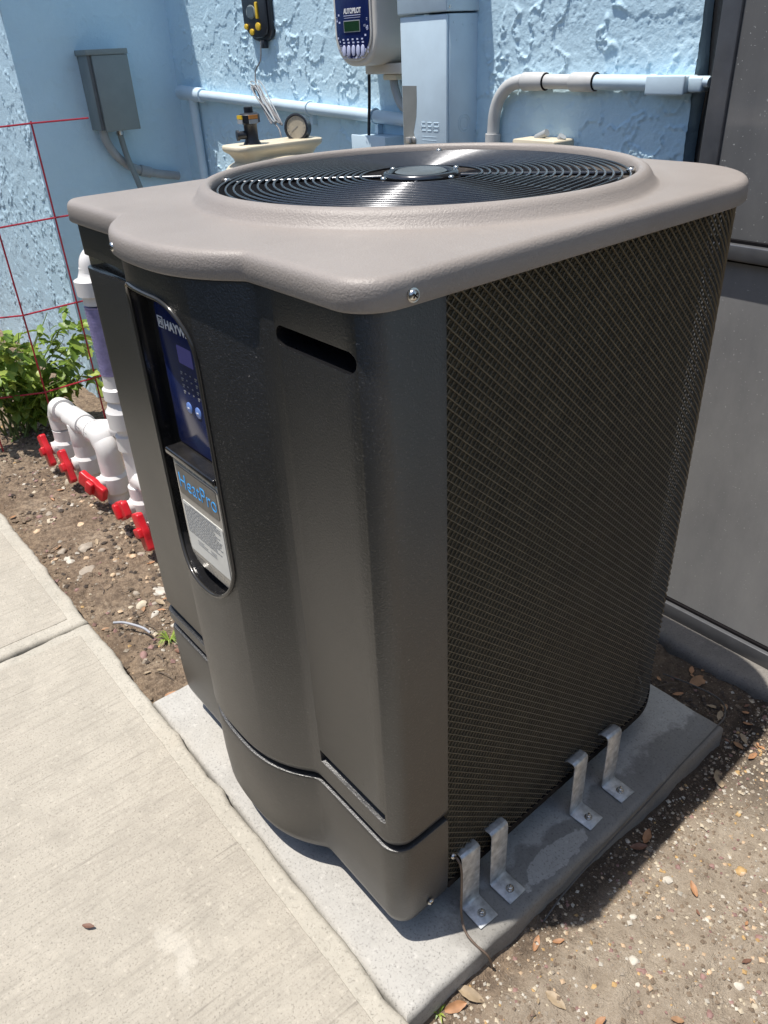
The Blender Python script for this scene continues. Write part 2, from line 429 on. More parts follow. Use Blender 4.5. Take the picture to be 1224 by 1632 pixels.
def axis(a, b, lo, hi, st):
    out = [a]
    if lo > a: out += list(np.linspace(a, lo, max(4, int((lo-a)/0.010)))[1:])
    out += list(np.arange(lo, hi, st)[1:])+[hi]
    if b > hi: out += list(np.linspace(hi, b, max(4, int((b-hi)/0.010)))[1:])
    return np.array(out)
# back wall
u = axis(RX, EX, RX+0.001, EX-0.001, 0.0034); v = axis(0.0, 2.7, 0.80, 1.48, 0.0034)
U, V = np.meshgrid(u, v, indexing='ij'); H = trowel(U, V, 1.25, 0)
m = MB(); m.grid(np.stack([U, WY-H, V], -1))
m.bx((RX-0.001, WY+0.004, 0), (EX-0.004, WY+0.2, 2.7))
bw_ = m.build('back_wall', M_STUCCO, house, ang=80)
# return wall that faces the unit, in the shade
u = axis(OY, WY, OY+0.001, WY-0.001, 0.006); v = axis(0.0, 2.7, 0.02, 1.55, 0.006)
U, V = np.meshgrid(u, v, indexing='ij'); H = trowel(U+3, V, 0.6, 2)
m = MB(); m.grid(np.stack([RX+H, U, V], -1)[::-1])
m.build('return_wall', M_STUCCO, house, ang=80)
# projecting wall on the left
u = axis(-5.5, RX, -4.4, RX-0.0005, 0.0055); v = axis(0.0, 2.7, 0.0, 1.5, 0.0055)
U, V = np.meshgrid(u, v, indexing='ij'); H = trowel(U+1.7, V+0.4, 1.15, 4)
m = MB(); m.grid(np.stack([U, OY-H+0.002, V], -1)); m.bx((-5.5, OY+0.008, 0), (RX-0.002, WY+0.2, 2.7))
m.build('projecting_wall', M_STUCCO, house, ang=80)
# end of the back wall at the door
u = axis(WY, WY+0.2, WY+0.001, WY+0.199, 0.01); v = axis(0.0, 2.7, 0.85, 1.45, 0.008)
U, V = np.meshgrid(u, v, indexing='ij'); H = trowel(U+5, V, 0.5, 6)
m = MB(); m.grid(np.stack([EX+H, U, V], -1)[::-1]); m.build('end_wall', M_STUCCO, house, ang=80)

# unseen planks added round the yard to keep sky out of reflections
M_BLOCKER = simple('sky_blocker_brown', (0.060, 0.043, 0.030), 0.7, 0, 0.3, 12)
def sky_blocker(a, b, label):
    a, b = Vector(a), Vector(b); d = (b-a); n = int(d.length/0.14); d = d/n; nn = Vector((-d.y, d.x, 0)).normalized(); rot = Matrix.Rotation(math.atan2(d.y, d.x), 3, 'Z')
    root = empty('plank_sky_blocker', a, label, 'sky_blocker')
    pl_ = MB(); pl_.box(a+d*0.5+Vector((0, 0, 0.95)), (0.134, 0.02, 1.85), rot); p0 = pl_.build('plank', M_BLOCKER, root)
    for k in range(1, n):
        c = p0.copy(); COL.objects.link(c); c.location = d*k
    for z in (0.4, 1.5):
        r_ = MB(); r_.box((a+b)/2+nn*0.03+Vector((0, 0, z)), ((b-a).length, 0.04, 0.09), rot); r_.build('rail', M_BLOCKER, root)
sky_blocker((-7.0, -3.4, 0.02), (3.6, -3.4, 0.02), 'long unseen row of brown planks behind the camera, added to darken reflections')
sky_blocker((-7.0, 0.5, 0.02), (-7.0, -3.35, 0.02), 'unseen row of brown planks at the left, added to darken reflections')
sky_blocker((3.6, -3.35, 0.02), (3.6, 1.0, 0.02), 'unseen row of brown planks at the right, added to darken reflections')

# glass door right of the wall
M_ALU = simple('grey_aluminium', (0.13, 0.133, 0.142), 0.38, 0.5, 0.10, 30, dust=0.10)
M_SEAL = simple('black_seal', (0.006, 0.005, 0.006), 0.7, 0, 0.2, 60, spec=0.2)
def mat_glass(name='dusty_dark_glass', k=1.0):
    mt, nt, b, co = new_mat(name)
    n1 = noise(nt, mapping(nt, co, (2, 2, 0.8)), 3, 6, 0.65)
    n2 = noise(nt, co, 230, 2, 0.5)
    c = ramp(nt, n1, [(0.3, (0.22*k, 0.22*k, 0.222*k)), (0.7, (0.33*k, 0.326*k, 0.318*k))])
    c = mixc(nt, ramp(nt, n2, [(0.70, g(0)), (0.74, g(0.8))]), c, (0.55, 0.55, 0.52))
    nt.links.new(c, b.inputs['Base Color'])
    r = ramp(nt, n1, [(0.3, g(0.05)), (0.75, g(0.22))]); nt.links.new(r, b.inputs['Roughness'])
    b.inputs['Specular IOR Level'].default_value = 0.6
    return mt
M_GLASS = mat_glass()
DY = 1.0; DX0, DX1 = -0.302, 1.1
m = MB()
m.bx((DX0, DY+0.005, 0.062), (DX0+0.035, DY+0.07, 2.5)); m.bx((DX1-0.05, DY+0.005, 0.062), (DX1, DY+0.07, 2.5))
m.bx((DX0+0.036, DY-0.004, 0.062), (DX1-0.051, DY+0.07, 0.098)); m.bx((DX0+0.036, DY+0.003, 2.42), (DX1-0.051, DY+0.07, 2.5))
door = m.build('glass_door', M_ALU, house, bevel=0.002)
door['label'] = 'dark dusty glass door in a grey metal frame'
m = MB(); m.bx((DX0+0.038, DY-0.006, 0.884), (DX1-0.053, DY+0.06, 0.912)); m.build('middle_rail', M_ALU, door, bevel=0.0025)
m = MB(); m.bx((DX0+0.036, DY+0.012, 0.106), (DX1-0.051, DY+0.030, 0.878)); m.build('pane', M_GLASS, door)
m = MB(); m.bx((DX0+0.036, DY+0.012, 0.918), (DX1-0.051, DY+0.030, 2.418)); m.build('pane', mat_glass('cleaner_dark_glass', 0.55), door)
m = MB(); pass
for za, zb in ((0.0985, 0.104), (0.8785, 0.8835), (0.9125, 0.9175)):
    m = MB(); m.bx((DX0+0.037, DY+0.006, za), (DX1-0.052, DY+0.034, zb)); m.build('gasket', M_SEAL, door)
# black strip put in for the shade of the gap between wall and door
pts = [(-0.338+0.004*math.sin(z*7), 0.055+z*(2.4/40), 0) for z in range(41)]
m = MB(); ring = []
for k in range(49):
    z = 0.062+2.44*k/48; w = 0.004*math.sin(z*9)+0.003*math.sin(z*23)
    ring.append([(EX+0.006+w, WY+0.035+w, z), (DX0-0.001, DY+0.03, z), (DX0-0.001, DY+0.07, z), (EX+0.006, WY+0.09, z)])
m.rings(ring); m.build('gap_shade_strip', M_SEAL, door)
m = MB(); m.bx((EX-0.0, WY+0.201, 0), (DX0+0.03, WY+0.3, 2.7)); m.bx((DX0+0.03, DY+0.4, 0.0), (DX1+0.6, DY+0.45, 2.7)); m.bx((DX1+0.002, DY+0.02, 0.0), (DX1+2.0, DY+0.2, 2.7)); m.bx((DX0, DY+0.0705, 2.5), (DX1+2.0, DY+0.4, 2.7)); m.build('inner_wall', M_STUCCO, house)
# ------------------------------------------------------------------ the heat pump
def mat_black_plastic():
    mt, nt, b, co = new_mat('textured_black_plastic')
    n = noise(nt, co, 420, 2, 0.5)
    c = ramp(nt, n, [(0.35, (0.0085, 0.0083, 0.0085)), (0.62, (0.009, 0.0085, 0.0085)), (0.72, (0.060, 0.057, 0.055))])
    d = noise(nt, co, 5, 6, 0.65)
    c = mixc(nt, ramp(nt, d, [(0.45, g(0.0)), (0.8, g(0.03))]), c, (0.20, 0.175, 0.145))
    sp = noise(nt, co, 130, 2, 0.4)
    c = mixc(nt, ramp(nt, sp, [(0.775, g(0)), (0.79, g(0.35))]), c, (0.4, 0.37, 0.33))
    nt.links.new(c, b.inputs['Base Color'])
    rr = noise(nt, co, 7, 4); nt.links.new(ramp(nt, rr, [(0.3, g(0.33)), (0.7, g(0.40))]), b.inputs['Roughness'])
    b.inputs['Specular IOR Level'].default_value = 1.0; b.inputs['IOR'].default_value = 1.58
    bump(nt, b, noise(nt, co, 380, 3, 0.7), 0.6, 0.0013)
    return mt
def mat_taupe():
    mt, nt, b, co = new_mat('taupe_plastic')
    n = noise(nt, co, 5, 6, 0.6)
    c = ramp(nt, n, [(0.3, (0.268, 0.236, 0.212)), (0.7, (0.318, 0.282, 0.254))])
    d = noise(nt, co, 13, 6, 0.7)
    c = mixc(nt, ramp(nt, d, [(0.55, g(0)), (0.85, g(0.28))]), c, (0.43, 0.39, 0.35))
    sp = noise(nt, co, 300, 2, 0.5)
    c = mixc(nt, ramp(nt, sp, [(0.62, g(0)), (0.75, g(0.25))]), c, (0.45, 0.41, 0.38))
    nt.links.new(c, b.inputs['Base Color']); b.inputs['Roughness'].default_value = 0.46
    b.inputs['Specular IOR Level'].default_value = 0.45
    bump(nt, b, noise(nt, co, 420, 3, 0.6), 0.5, 0.0013)
    return mt
M_BLACK = mat_black_plastic(); M_TAUPE = mat_taupe()
M_GLOSS = simple('gloss_black', (0.012, 0.012, 0.013), 0.12, 0, 0.15, 12, dust=0.06)
M_WIRE = simple('coated_wire', (0.10, 0.102, 0.108), 0.21, 0.85, 0.1, 90, spec=0.9)
M_CHROME = simple('screw_steel', (0.62, 0.61, 0.58), 0.25, 1.0, 0.15, 90)
M_GALV = simple('galvanised_steel', (0.50, 0.515, 0.515), 0.45, 0.5, 0.35, 75)
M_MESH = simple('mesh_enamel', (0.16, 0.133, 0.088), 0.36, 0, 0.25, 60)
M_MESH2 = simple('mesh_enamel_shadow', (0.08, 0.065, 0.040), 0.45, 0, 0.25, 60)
def mat_coil():
    mt, nt, b, co = new_mat('coil_fins')
    s = noise(nt, mapping(nt, co, (1, 1, 1)), 30, 3)
    c = ramp(nt, s, [(0.3, (0.065, 0.051, 0.028)), (0.7, (0.14, 0.11, 0.060))])
    nt.links.new(c, b.inputs['Base Color']); b.inputs['Roughness'].default_value = 0.5
    w = nt.nodes.new('ShaderNodeTexWave'); w.inputs['Scale'].default_value = 90; w.bands_direction = 'Z'
    nt.links.new(co, w.inputs['Vector']); bump(nt, b, w.outputs['Fac'], 0.6, 0.003)
    return mt
M_COIL = mat_coil()

def xb(y): return 0.003-0.03*y
def bulge(x):
    t = abs(x+0.336)/0.152; f = 1-t**2.7
    return -0.0495*0.5*(f+math.sqrt(f*f+0.006)) if t < 1.5 else 0.0
def outline():
    p = []
    for k in range(61): p.append((-0.055-0.58*k/60, 0))            # placeholder order front right->left
    front = [(x, (bulge(x)) if -0.58 < x < -0.10 else 0.0) for x in np.linspace(-0.036, -0.660, 116)]
    pts = list(front)
    pts += [(-0.664+0.021*math.cos(R(a)), 0.021+0.021*math.sin(R(a))) for a in range(262, 179, -9)]
    pts += [(-0.685+0.005*(y-0.05)/0.5, y) for y in np.linspace(0.030, 0.585, 24)]
    pts += [(-0.53+0.15*math.cos(R(a)), 0.59+0.15*math.sin(R(a))) for a in range(180, 90, -6)]
    pts += [(x, 0.74) for x in np.linspace(-0.53, -0.168, 14)]
    pts += [(xb(0.59)-0.15+0.15*math.cos(R(a)), 0.59+0.15*math.sin(R(a))) for a in range(90, 0, -6)]
    pts += [(xb(y), y) for y in np.linspace(0.59, 0.042, 25)]
    pts += [(-0.0325+0.034*math.cos(R(a)), 0.034+0.034*math.sin(R(a))) for a in range(-8, -90, -9)]
    return pts[::-1]                                             # counter-clockwise seen from above
OUT = outline(); NO = len(OUT)
def off(pts, d, closed=True):
    n = len(pts); out = []
    for i in range(n):
        if closed: a, b = pts[i-1], pts[(i+1) % n]
        else: a, b = pts[max(i-1, 0)], pts[min(i+1, n-1)]
        tx, ty = b[0]-a[0], b[1]-a[1]; l = math.hypot(tx, ty) or 1
        out.append((pts[i][0]+ty/l*d, pts[i][1]-tx/l*d))
    return out
HP = empty('heat_pump', (-0.34, 0.37, 0.08), 'tall black pool heat pump with taupe top and round fan grille', 'heat pump')
FC = (-0.345, 0.375)

# top cover
def ringz(d, z): return [(x, y, z) for x, y in off(OUT, d)]
ang = [math.atan2(y-FC[1], x-FC[0]) for x, y in OUT]
def circ(r, z): return [(FC[0]+r*math.cos(a), FC[1]+r*math.sin(a), z) for a in ang]
rings = [ringz(0.002, 1.066), ringz(0.0045, 1.052), ringz(0.0070, 1.0495), ringz(0.0095, 1.052), ringz(0.0088, 1.0680)]
for a in (15, 30, 45, 60, 75, 90):
    rings.append(ringz(-0.0020+0.0105*math.cos(R(a)), 1.0690+0.0102*math.sin(R(a))))
rings += [ringz(-0.012, 1.0797)]
A_ = ringz(-0.012, 1.0797); B_ = circ(0.316, 1.0802)
for t in (0.25, 0.5, 0.75): rings.append([tuple(Vector(a).lerp(Vector(b), t)) for a, b in zip(A_, B_)])
rings += [B_, circ(0.3135, 1.0812), circ(0.310, 1.0838), circ(0.3045, 1.0925), circ(0.3015, 1.0965), circ(0.2975, 1.0992), circ(0.2925, 1.1003), circ(0.2885, 1.0990), circ(0.2860, 1.0955), circ(0.2850, 1.088), circ(0.2845, 1.050), circ(0.2840, 1.030)]
m = MB(); m.rings(rings, False, False); cover = m.build('top_cover', M_TAUPE, HP, ang=60)
def screw(p, nrm, par, r=0.0052):
    p = Vector(p); n = Vector(nrm).normalized()
    m = MB(); m.lathe([(r*1.25, -0.001), (r*1.25, 0.0006), (r, 0.0008), (r*0.95, 0.002), (r*0.7, 0.003), (r*0.25, 0.0036)], p, n, 18)
    o = m.build('screw', M_CHROME, par)
    a = n.orthogonal().normalized(); b = n.cross(a)
    m = MB()
    for d in (a, b): 
        rot = Matrix((d, n.cross(d), n)).transposed(); m.box(p+n*0.0036, (r*1.1, r*0.22, 0.0006), rot)
    m.build('screw_slot', M_SEAL, o)
    return o
screw((xb(0.045)+0.0105, 0.047, 1.0600), (1, -0.15, 0.05), cover)
screw((-0.405, bulge(-0.405)-0.0085, 1.0600), (-0.12, -1, 0.05), cover)
# fan guard
m = MB(); m.lathe([(0.034, 0), (0.036, 0.002), (0.032, 0.0042), (0.024, 0.0048), (0.004, 0.005)], (*FC, 1.094), (0, 0, 1), 40)
M_HUB = simple('hub_plastic', (0.11, 0.125, 0.13), 0.35, 0.2, 0.15, 40)
guard = m.build('fan_guard', M_HUB, HP)
NR = 19
ring_me = None
for k in range(NR):
    r = 0.084+(0.2785-0.084)*k/(NR-1); zz = 1.0925-0.003*(k/(NR-1))
    m = MB(); m.tube([(FC[0]+r*math.cos(2*math.pi*j/88), FC[1]+r*math.sin(2*math.pi*j/88), zz) for j in range(96)], 0.0018, 10, closed=True)
    m.build('guard_ring', M_WIRE, guard)
for k in range(4):
    a = R(42+90*k); d = Vector((math.cos(a), math.sin(a), 0)); c = Vector((*FC, 0))
    m = MB(); m.tube([c+d*0.055+Vector((0, 0, 1.0895)), c+d*0.18+Vector((0, 0, 1.0885)), c+d*0.2835+Vector((0, 0, 1.0865))], 0.0030, 8)
    sp = m.build('guard_spoke', M_WIRE, guard)
    screw(c+d*0.2805+Vector((0, 0, 1.0905)), (0, 0, 1), sp, 0.0055)
    m = MB(); m.lathe([(0.004, 0), (0.004, 0.002), (0.0025, 0.0034)], c+Matrix.Rotation(R(45), 3, 'Z') @ d*0.064+Vector((0, 0, 1.0925)), (0, 0, 1), 10); m.build('rivet', M_CHROME, guard)
m = MB(); m.tube([(FC[0]+0.047*math.cos(2*math.pi*j/60), FC[1]+0.047*math.sin(2*math.pi*j/60), 1.0915) for j in range(60)], 0.006, 8, closed=True); m.build('hub_ring', M_WIRE, guard)
# fan and motor below the grille
m = MB(); m.lathe([(0.060, -0.11), (0.066, -0.10), (0.066, -0.012), (0.060, -0.006)], (*FC, 1.085), (0, 0, 1), 32); m.build('fan_motor', M_SEAL, HP)
for k in range(3):
    P = np.zeros((10, 9, 3)); th0 = R(120*k+15)
    for i in range(10):
        r = 0.05+0.22*i/9
        for j in range(9):
            t = (j/8-0.5); a = th0+t*(0.75+0.3*i/9)+0.25*i/9
            P[i, j] = (FC[0]+r*math.cos(a), FC[1]+r*math.sin(a), 1.005+0.045*t*(1.1-0.5*i/9)*2)
    m = MB(); m.grid(P); o = m.build('fan_blade', M_SEAL, HP)
    md = o.modifiers.new('thickness', 'SOLIDIFY'); md.thickness = 0.003
m = MB(); m.lathe([(0.2865, 1.045), (0.2855, 0.955), (0.280, 0.93)], (*FC, 0), (0, 0, 1), 72, caps=False)
m.build('fan_shroud', M_TAUPE, HP)
m = MB(); m.lathe([(0.278, 0.905), (0.278, 0.915)], (*FC, 0), (0, 0, 1), 48); m.build('inner_deck', M_SEAL, HP)

# front housing: upper panel with its recesses, and the skirt below the seam
def front_poly(d):
    pts = off(OUT, d)
    k = [i for i, p in enumerate(OUT) if p[1] <= 0.0985]
    fr = [pts[i] for i in range(NO) if OUT[i][1] < 0.0985]
    # order them from the left side round the front to the right side
    i0 = max(range(NO), key=lambda i: (OUT[i][1] >= 0.0985) and OUT[(i+1) % NO][1] < 0.0985)
    seq = []; i = (i0+1) % NO
    while OUT[i][1] < 0.0985: seq.append(pts[i]); i = (i+1) % NO
    seq = [(seq[0][0], 0.0975)]+seq+[(seq[-1][0], 0.0975)]
    return seq
def loft_front(levels):
    m = MB(); m.rings([[(x, y, z) for x, y in front_poly(d)] for z, d in levels]); return m
up = loft_front([(0.3115, -0.0085), (0.3125, -0.0050), (0.3255, 0.0), (0.3275, 0.0004), (0.3300, 0.0), (1.062, 0.0)]).build('front_panel', [M_BLACK, M_GLOSS], HP)
def cutter(m, mt=None):
    return m.build('cutter', [mt or M_GLOSS], HP)
def pocket_poly(x0, x1, z0, z1, rt, rb, n=10):
    out = []
    for cx, cz, a, r in ((x1-rt, z1-rt, 0, rt), (x0+rt*0.5, z1-rt*0.5, 90, rt*0.5), (x0+rb, z0+rb, 180, rb), (x1-rb, z0+rb, 270, rb)):
        for k in range(n+1): out.append((cx+r*math.cos(R(a+90*k/n)), cz+r*math.sin(R(a+90*k/n))))
    return out
PX0, PX1, PZ0, PZ1 = -0.430, -0.256, 0.599, 1.016
cuts = []
c = MB(); c.prism(rrect(-0.147, 0.9895, -0.018, 1.012, 0.0105), XZ, -0.1, 0.045); cuts.append(cutter(c))
c = MB(); c.prism(rrect(-0.78, 0.985, -0.515, 1.004, 0.009), XZ, -0.1, 0.010); cuts.append(cutter(c))
c = MB(); c.prism([(-0.06, 0.3835), (-0.0005, 0.3830), (0.0095, 0.3650), (0.0095, 0.3590), (-0.06, 0.3590)], YZ, -0.164, -0.020); cuts.append(cutter(c, M_BLACK))
c = MB(); c.prism([(-0.06, 0.3685), (-0.0005, 0.3680), (0.0095, 0.3500), (0.0095, 0.3440), (-0.06, 0.3440)], YZ, -0.78, -0.500); cuts.append(cutter(c, M_BLACK))
c = MB(); c.prism(pocket_poly(PX0, PX1, PZ0, PZ1, 0.062, 0.080), XZ, -0.2, -0.014); cuts.append(cutter(c))
for c in cuts:
    md = up.modifiers.new('cut', 'BOOLEAN'); md.operation = 'DIFFERENCE'; md.object = c; md.solver = 'EXACT'
    try: md.material_mode = 'TRANSFER'
    except Exception: pass
md = up.modifiers.new('round', 'BEVEL'); md.width = 0.0022; md.segments = 3; md.limit_method = 'ANGLE'; md.angle_limit = R(42)
bpy.context.view_layer.update()
dg = bpy.context.evaluated_depsgraph_get()
me = bpy.data.meshes.new_from_object(up.evaluated_get(dg)); up.modifiers.clear(); up.data = me; finish(me, 38)
for c in cuts: bpy.data.objects.remove(c)
skirt = loft_front([(0.120, -0.020), (0.124, -0.012), (0.134, -0.006), (0.150, -0.002), (0.200, 0.0), (0.299, 0.0), (0.3030, -0.0018), (0.3045, -0.007)]).build('skirt', M_BLACK, HP, ang=45)
m = MB(); m.rings([[(x, y, z) for x, y in front_poly(-0.010)] for z in (0.296, 0.318)]); m.build('seam_gap', M_GLOSS, HP)
screw((xb(0.06)+0.0005, 0.060, 0.152), (1, -0.05, -0.05), skirt, 0.0046)

# mesh guard over the coil
k0 = [i for i in range(NO) if OUT[i][1] >= 0.0985]
i = next(i for i in range(NO) if OUT[i][1] >= 0.0985 and OUT[i-1][1] < 0.0985)
wrap = [(xb(0.0982), 0.0982)]
while OUT[i % NO][1] >= 0.0985: wrap.append(OUT[i % NO]); i += 1
wrap.append((-0.687, 0.0982))
W = np.array(wrap); seglen = np.hypot(*np.diff(W, axis=0).T); S = np.concatenate([[0], np.cumsum(seglen)]); ST = S[-1]
T = np.gradient(W, S, axis=0); T /= np.linalg.norm(T, axis=1)[:, None]; NRM = np.stack([T[:, 1], -T[:, 0]], 1)
Z0, Z1 = 0.157, 1.049
def strands(slope, pitch, depth, a, b, tilt):
    V, F = [], []
    n0 = int((Z1-Z0+abs(slope)*ST)/pitch)+1
    for k in range(n0):
        if slope < 0: zs = Z0+k*pitch; s_a = max(0, (zs-Z1)/-slope); s_b = min(ST, (zs-Z0)/-slope)
        else: zs = Z1-k*pitch; s_a = max(0, (Z0-zs)/slope); s_b = min(ST, (Z1-zs)/slope)
        if s_b-s_a < 0.004: continue
        n = max(2, int((s_b-s_a)/0.022)+1); s = np.linspace(s_a, s_b, n); z = zs+slope*s
        x = np.interp(s, S, W[:, 0]); y = np.interp(s, S, W[:, 1]); nx = np.interp(s, S, NRM[:, 0]); ny = np.interp(s, S, NRM[:, 1])
        base = len(V)
        for sa, sb in ((a, tilt+b), (-a, b-tilt), (-a, -b-tilt), (a, tilt-b)):
            pass
        for j in range(n):
            for sa, sb in ((a, b+tilt), (-a, b-tilt), (-a, -b-tilt), (a, -b+tilt)):
                V.append((x[j]+nx[j]*(depth+sa), y[j]+ny[j]*(depth+sa), z[j]+sb))
        for j in range(n-1):
            q = base+4*j
            for e in range(4): F.append((q+e, q+(e+1) % 4, q+4+(e+1) % 4, q+4+e))
    return V, F
m = MB()
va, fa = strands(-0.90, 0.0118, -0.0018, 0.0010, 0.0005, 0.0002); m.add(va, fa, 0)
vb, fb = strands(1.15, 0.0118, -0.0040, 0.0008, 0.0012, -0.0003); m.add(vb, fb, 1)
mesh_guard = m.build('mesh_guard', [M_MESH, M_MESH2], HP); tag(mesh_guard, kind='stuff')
m = MB(); ci = off(wrap, -0.030, False); co_ = off(wrap, -0.055, False); loop = ci+co_[::-1]
m.rings([[(x, y, z) for x, y in loop] for z in (0.150, 1.045)]); m.build('coil', M_COIL, HP)
m = MB(); l1 = off(wrap, -0.001, False); l2 = off(wrap, -0.012, False); loop = l1+l2[::-1]
m.rings([[(x, y, z) for x, y in loop] for z in (0.143, 0.1585)]); m.build('bottom_trim', M_SEAL, HP, bevel=0.001)
m = MB(); m.rings([[(x, y, z) for x, y in off(OUT, d)] for z, d in ((0.106, -0.03), (0.110, -0.022), (0.1425, -0.016))]); m.build('base_pan', M_SEAL, HP)
for fx in (-0.60, -0.34, -0.08):
    for fy in (0.07, 0.62):
        m = MB(); m.lathe([(0.035, 0.0805), (0.035, 0.098), (0.03, 0.104)], (fx, fy, 0), (0, 0, 1), 20); m.build('foot', M_SEAL, HP)

# controls inside the front recess
M_BLUE = simple('navy_overlay', (0.009, 0.017, 0.080), 0.16, 0, 0.15, 20)
M_WHITE = simple('white_print', (0.75, 0.75, 0.74), 0.5, 0, 0.03, 20)
M_SILVER = simple('silver_plate', (0.52, 0.50, 0.46), 0.28, 0.6, 0.10, 60)
M_PLATE = simple('grey_plate', (0.36, 0.345, 0.315), 0.35, 0.4, 0.08, 60)
M_LABEL = simple('label_paper', (0.66, 0.65, 0.60), 0.6, 0, 0.06, 40)
M_CYAN = simple('cyan_print', (0.03, 0.36, 0.82), 0.4, 0, 0.04, 20)
M_INK = simple('grey_ink', (0.24, 0.24, 0.235), 0.6, 0, 0.05, 20)
M_BTN = simple('blue_button', (0.16, 0.27, 0.62), 0.3, 0, 0.05, 20)
def mat_lcd(name, col, e):
    mt, nt, b, co = new_mat(name); b.inputs['Base Color'].default_value = (*col, 1); b.inputs['Roughness'].default_value = 0.08
    b.inputs['Emission Color'].default_value = (*col, 1); b.inputs['Emission Strength'].default_value = e; return mt
M_LCD = mat_lcd('lcd_violet', (0.06, 0.055, 0.22), 0.12)
YP = -0.0215
m = MB(); m.prism(rrect(-0.3960, 0.803, -0.2660, 0.992, 0.006), XZ, YP, -0.0138)
ctrl = m.build('control_panel', M_BLUE, HP, bevel=0.0006); ctrl['label'] = 'dark blue control keypad with small screen'
text('maker_lettering', 'HAYWARD', 0.0165, (-0.373, YP-0.0002, 0.9625), FRONT, M_WHITE, ctrl, bold=0.0004, xs=1.08)
m = MB()
for lo, hi in (((-0.391, 0.9615), (-0.3765, 0.9628)), ((-0.391, 0.9747), (-0.3765, 0.976)), ((-0.391, 0.9629), (-0.3895, 0.9746)), ((-0.378, 0.9629), (-0.3765, 0.9746)), ((-0.3875, 0.965), (-0.3855, 0.9725)), ((-0.382, 0.965), (-0.380, 0.9725)), ((-0.3854, 0.968), (-0.3821, 0.9697))):
    m.bx((lo[0], YP-0.0005, lo[1]), (hi[0], YP+0.001, hi[1]))
m.build('maker_emblem', M_WHITE, ctrl)
m = MB(); m.prism(rrect(-0.350, 0.925, -0.312, 0.948, 0.002), XZ, YP-0.0004, YP+0.002); m.build('display', M_LCD, ctrl)
m = MB()
for r in range(4):
    for c_ in range(5):
        x = -0.352+0.0125*c_; z = 0.912-0.0085*r
        w = 0.0055 if c_ in (0, 3, 4) else 0.003
        m.bx((x, YP-0.0004, z), (x+w, YP+0.001, z+0.0016)); 
        if c_ in (0, 3): m.bx((x, YP-0.0004, z-0.0024), (x+w*0.7, YP+0.001, z-0.0012))
for z in (0.944, 0.938, 0.931): m.bx((-0.306, YP-0.0004, z), (-0.299, YP+0.001, z+0.0016))
tag(m.build('key_legend', M_INK, ctrl), kind='stuff')
for k in range(3):
    m = MB(); m.lathe([(0.0075, 0), (0.0075, 0.0008), (0.006, 0.0016)], (-0.345+0.024*k, YP+0.0002, 0.866), (0, -1, 0), 20); bt = m.build('button', M_BTN, ctrl)
    m = MB(); m.box((-0.345+0.024*k, YP-0.0016, 0.866), (0.005, 0.0006, 0.0012)); m.build('button_mark', M_WHITE, bt)
m = MB(); rim = pocket_poly(PX0, PX1, PZ0, PZ1, 0.062, 0.080, 12); rim = [q for i, q in enumerate(rim)]
dense = []
for i in range(len(rim)):
    a, b = Vector(rim[i-1]), Vector(rim[i]); n_ = max(1, int((b-a).length/0.012)); dense += [a.lerp(b, k/n_) for k in range(n_)]
m.tube([(q.x, bulge(q.x)-0.0003, q.y) for q in dense], 0.0030, 8, closed=True); m.build('recess_bezel', simple('bezel_gloss', (0.05, 0.048, 0.045), 0.16, 0.3, 0.1, 40), HP)
# shelf below the keypad
m = MB(); m.bx((-0.398, -0.045, 0.7915), (-0.2640, -0.0142, 0.8015)); m.build('ledge', M_GLOSS, HP, bevel=0.003, seg=3)
# name plate and data label
m = MB(); m.prism(pocket_poly(-0.3900, -0.2580, 0.6230, 0.7900, 0.006, 0.030), XZ, -0.0400, -0.0142)
frame = m.build('nameplate_frame', M_SILVER, HP, bevel=0.003, seg=3)
m = MB(); m.prism(pocket_poly(-0.3820, -0.2650, 0.6400, 0.7840, 0.006, 0.016), XZ, -0.0412, -0.0402); m.build('nameplate', M_PLATE, frame)
m = MB(); m.prism(rrect(-0.3805, 0.7380, -0.2705, 0.7815, 0.004), XZ, -0.0418, -0.0413); m.build('badge', simple('dark_badge', (0.105, 0.10, 0.092), 0.35, 0.3, 0.06, 40), frame)
text('product_lettering', 'HeatPro', 0.0335, (-0.3770, -0.0420, 0.7490), FRONT, M_CYAN, frame, xs=0.92, bold=-0.0005)
m = MB(); m.prism(rrect(-0.3795, 0.6470, -0.2685, 0.7270, 0.003), XZ, -0.0420, -0.0413); lab = m.build('data_label', M_LABEL, frame)
m = MB(); random.seed(4)
for r in range(15):
    z = 0.7210-0.0030*r; x = -0.3765
    xe = -0.276-0.02*random.random()*(r > 2)
    while x < xe:
        w = random.uniform(0.004, 0.012); m.bx((x, -0.0424, z), (min(x+w, xe), -0.0419, z+0.0014)); x += w+0.0016
m.bx((-0.360, -0.0424, 0.7238), (-0.285, -0.0419, 0.7254))
for r in range(3):
    m.bx((-0.352, -0.0424, 0.6725-0.003*r), (-0.335+0.01*r, -0.0419, 0.6735-0.003*r)); m.bx((-0.315, -0.0424, 0.6725-0.003*r), (-0.300, -0.0419, 0.6735-0.003*r))
tag(m.build('label_print', M_INK, lab), kind='stuff')
text('model_lettering', 'HP', 0.0001, (-0.3, -0.05, 0.6), FRONT, M_INK, lab) if False else None

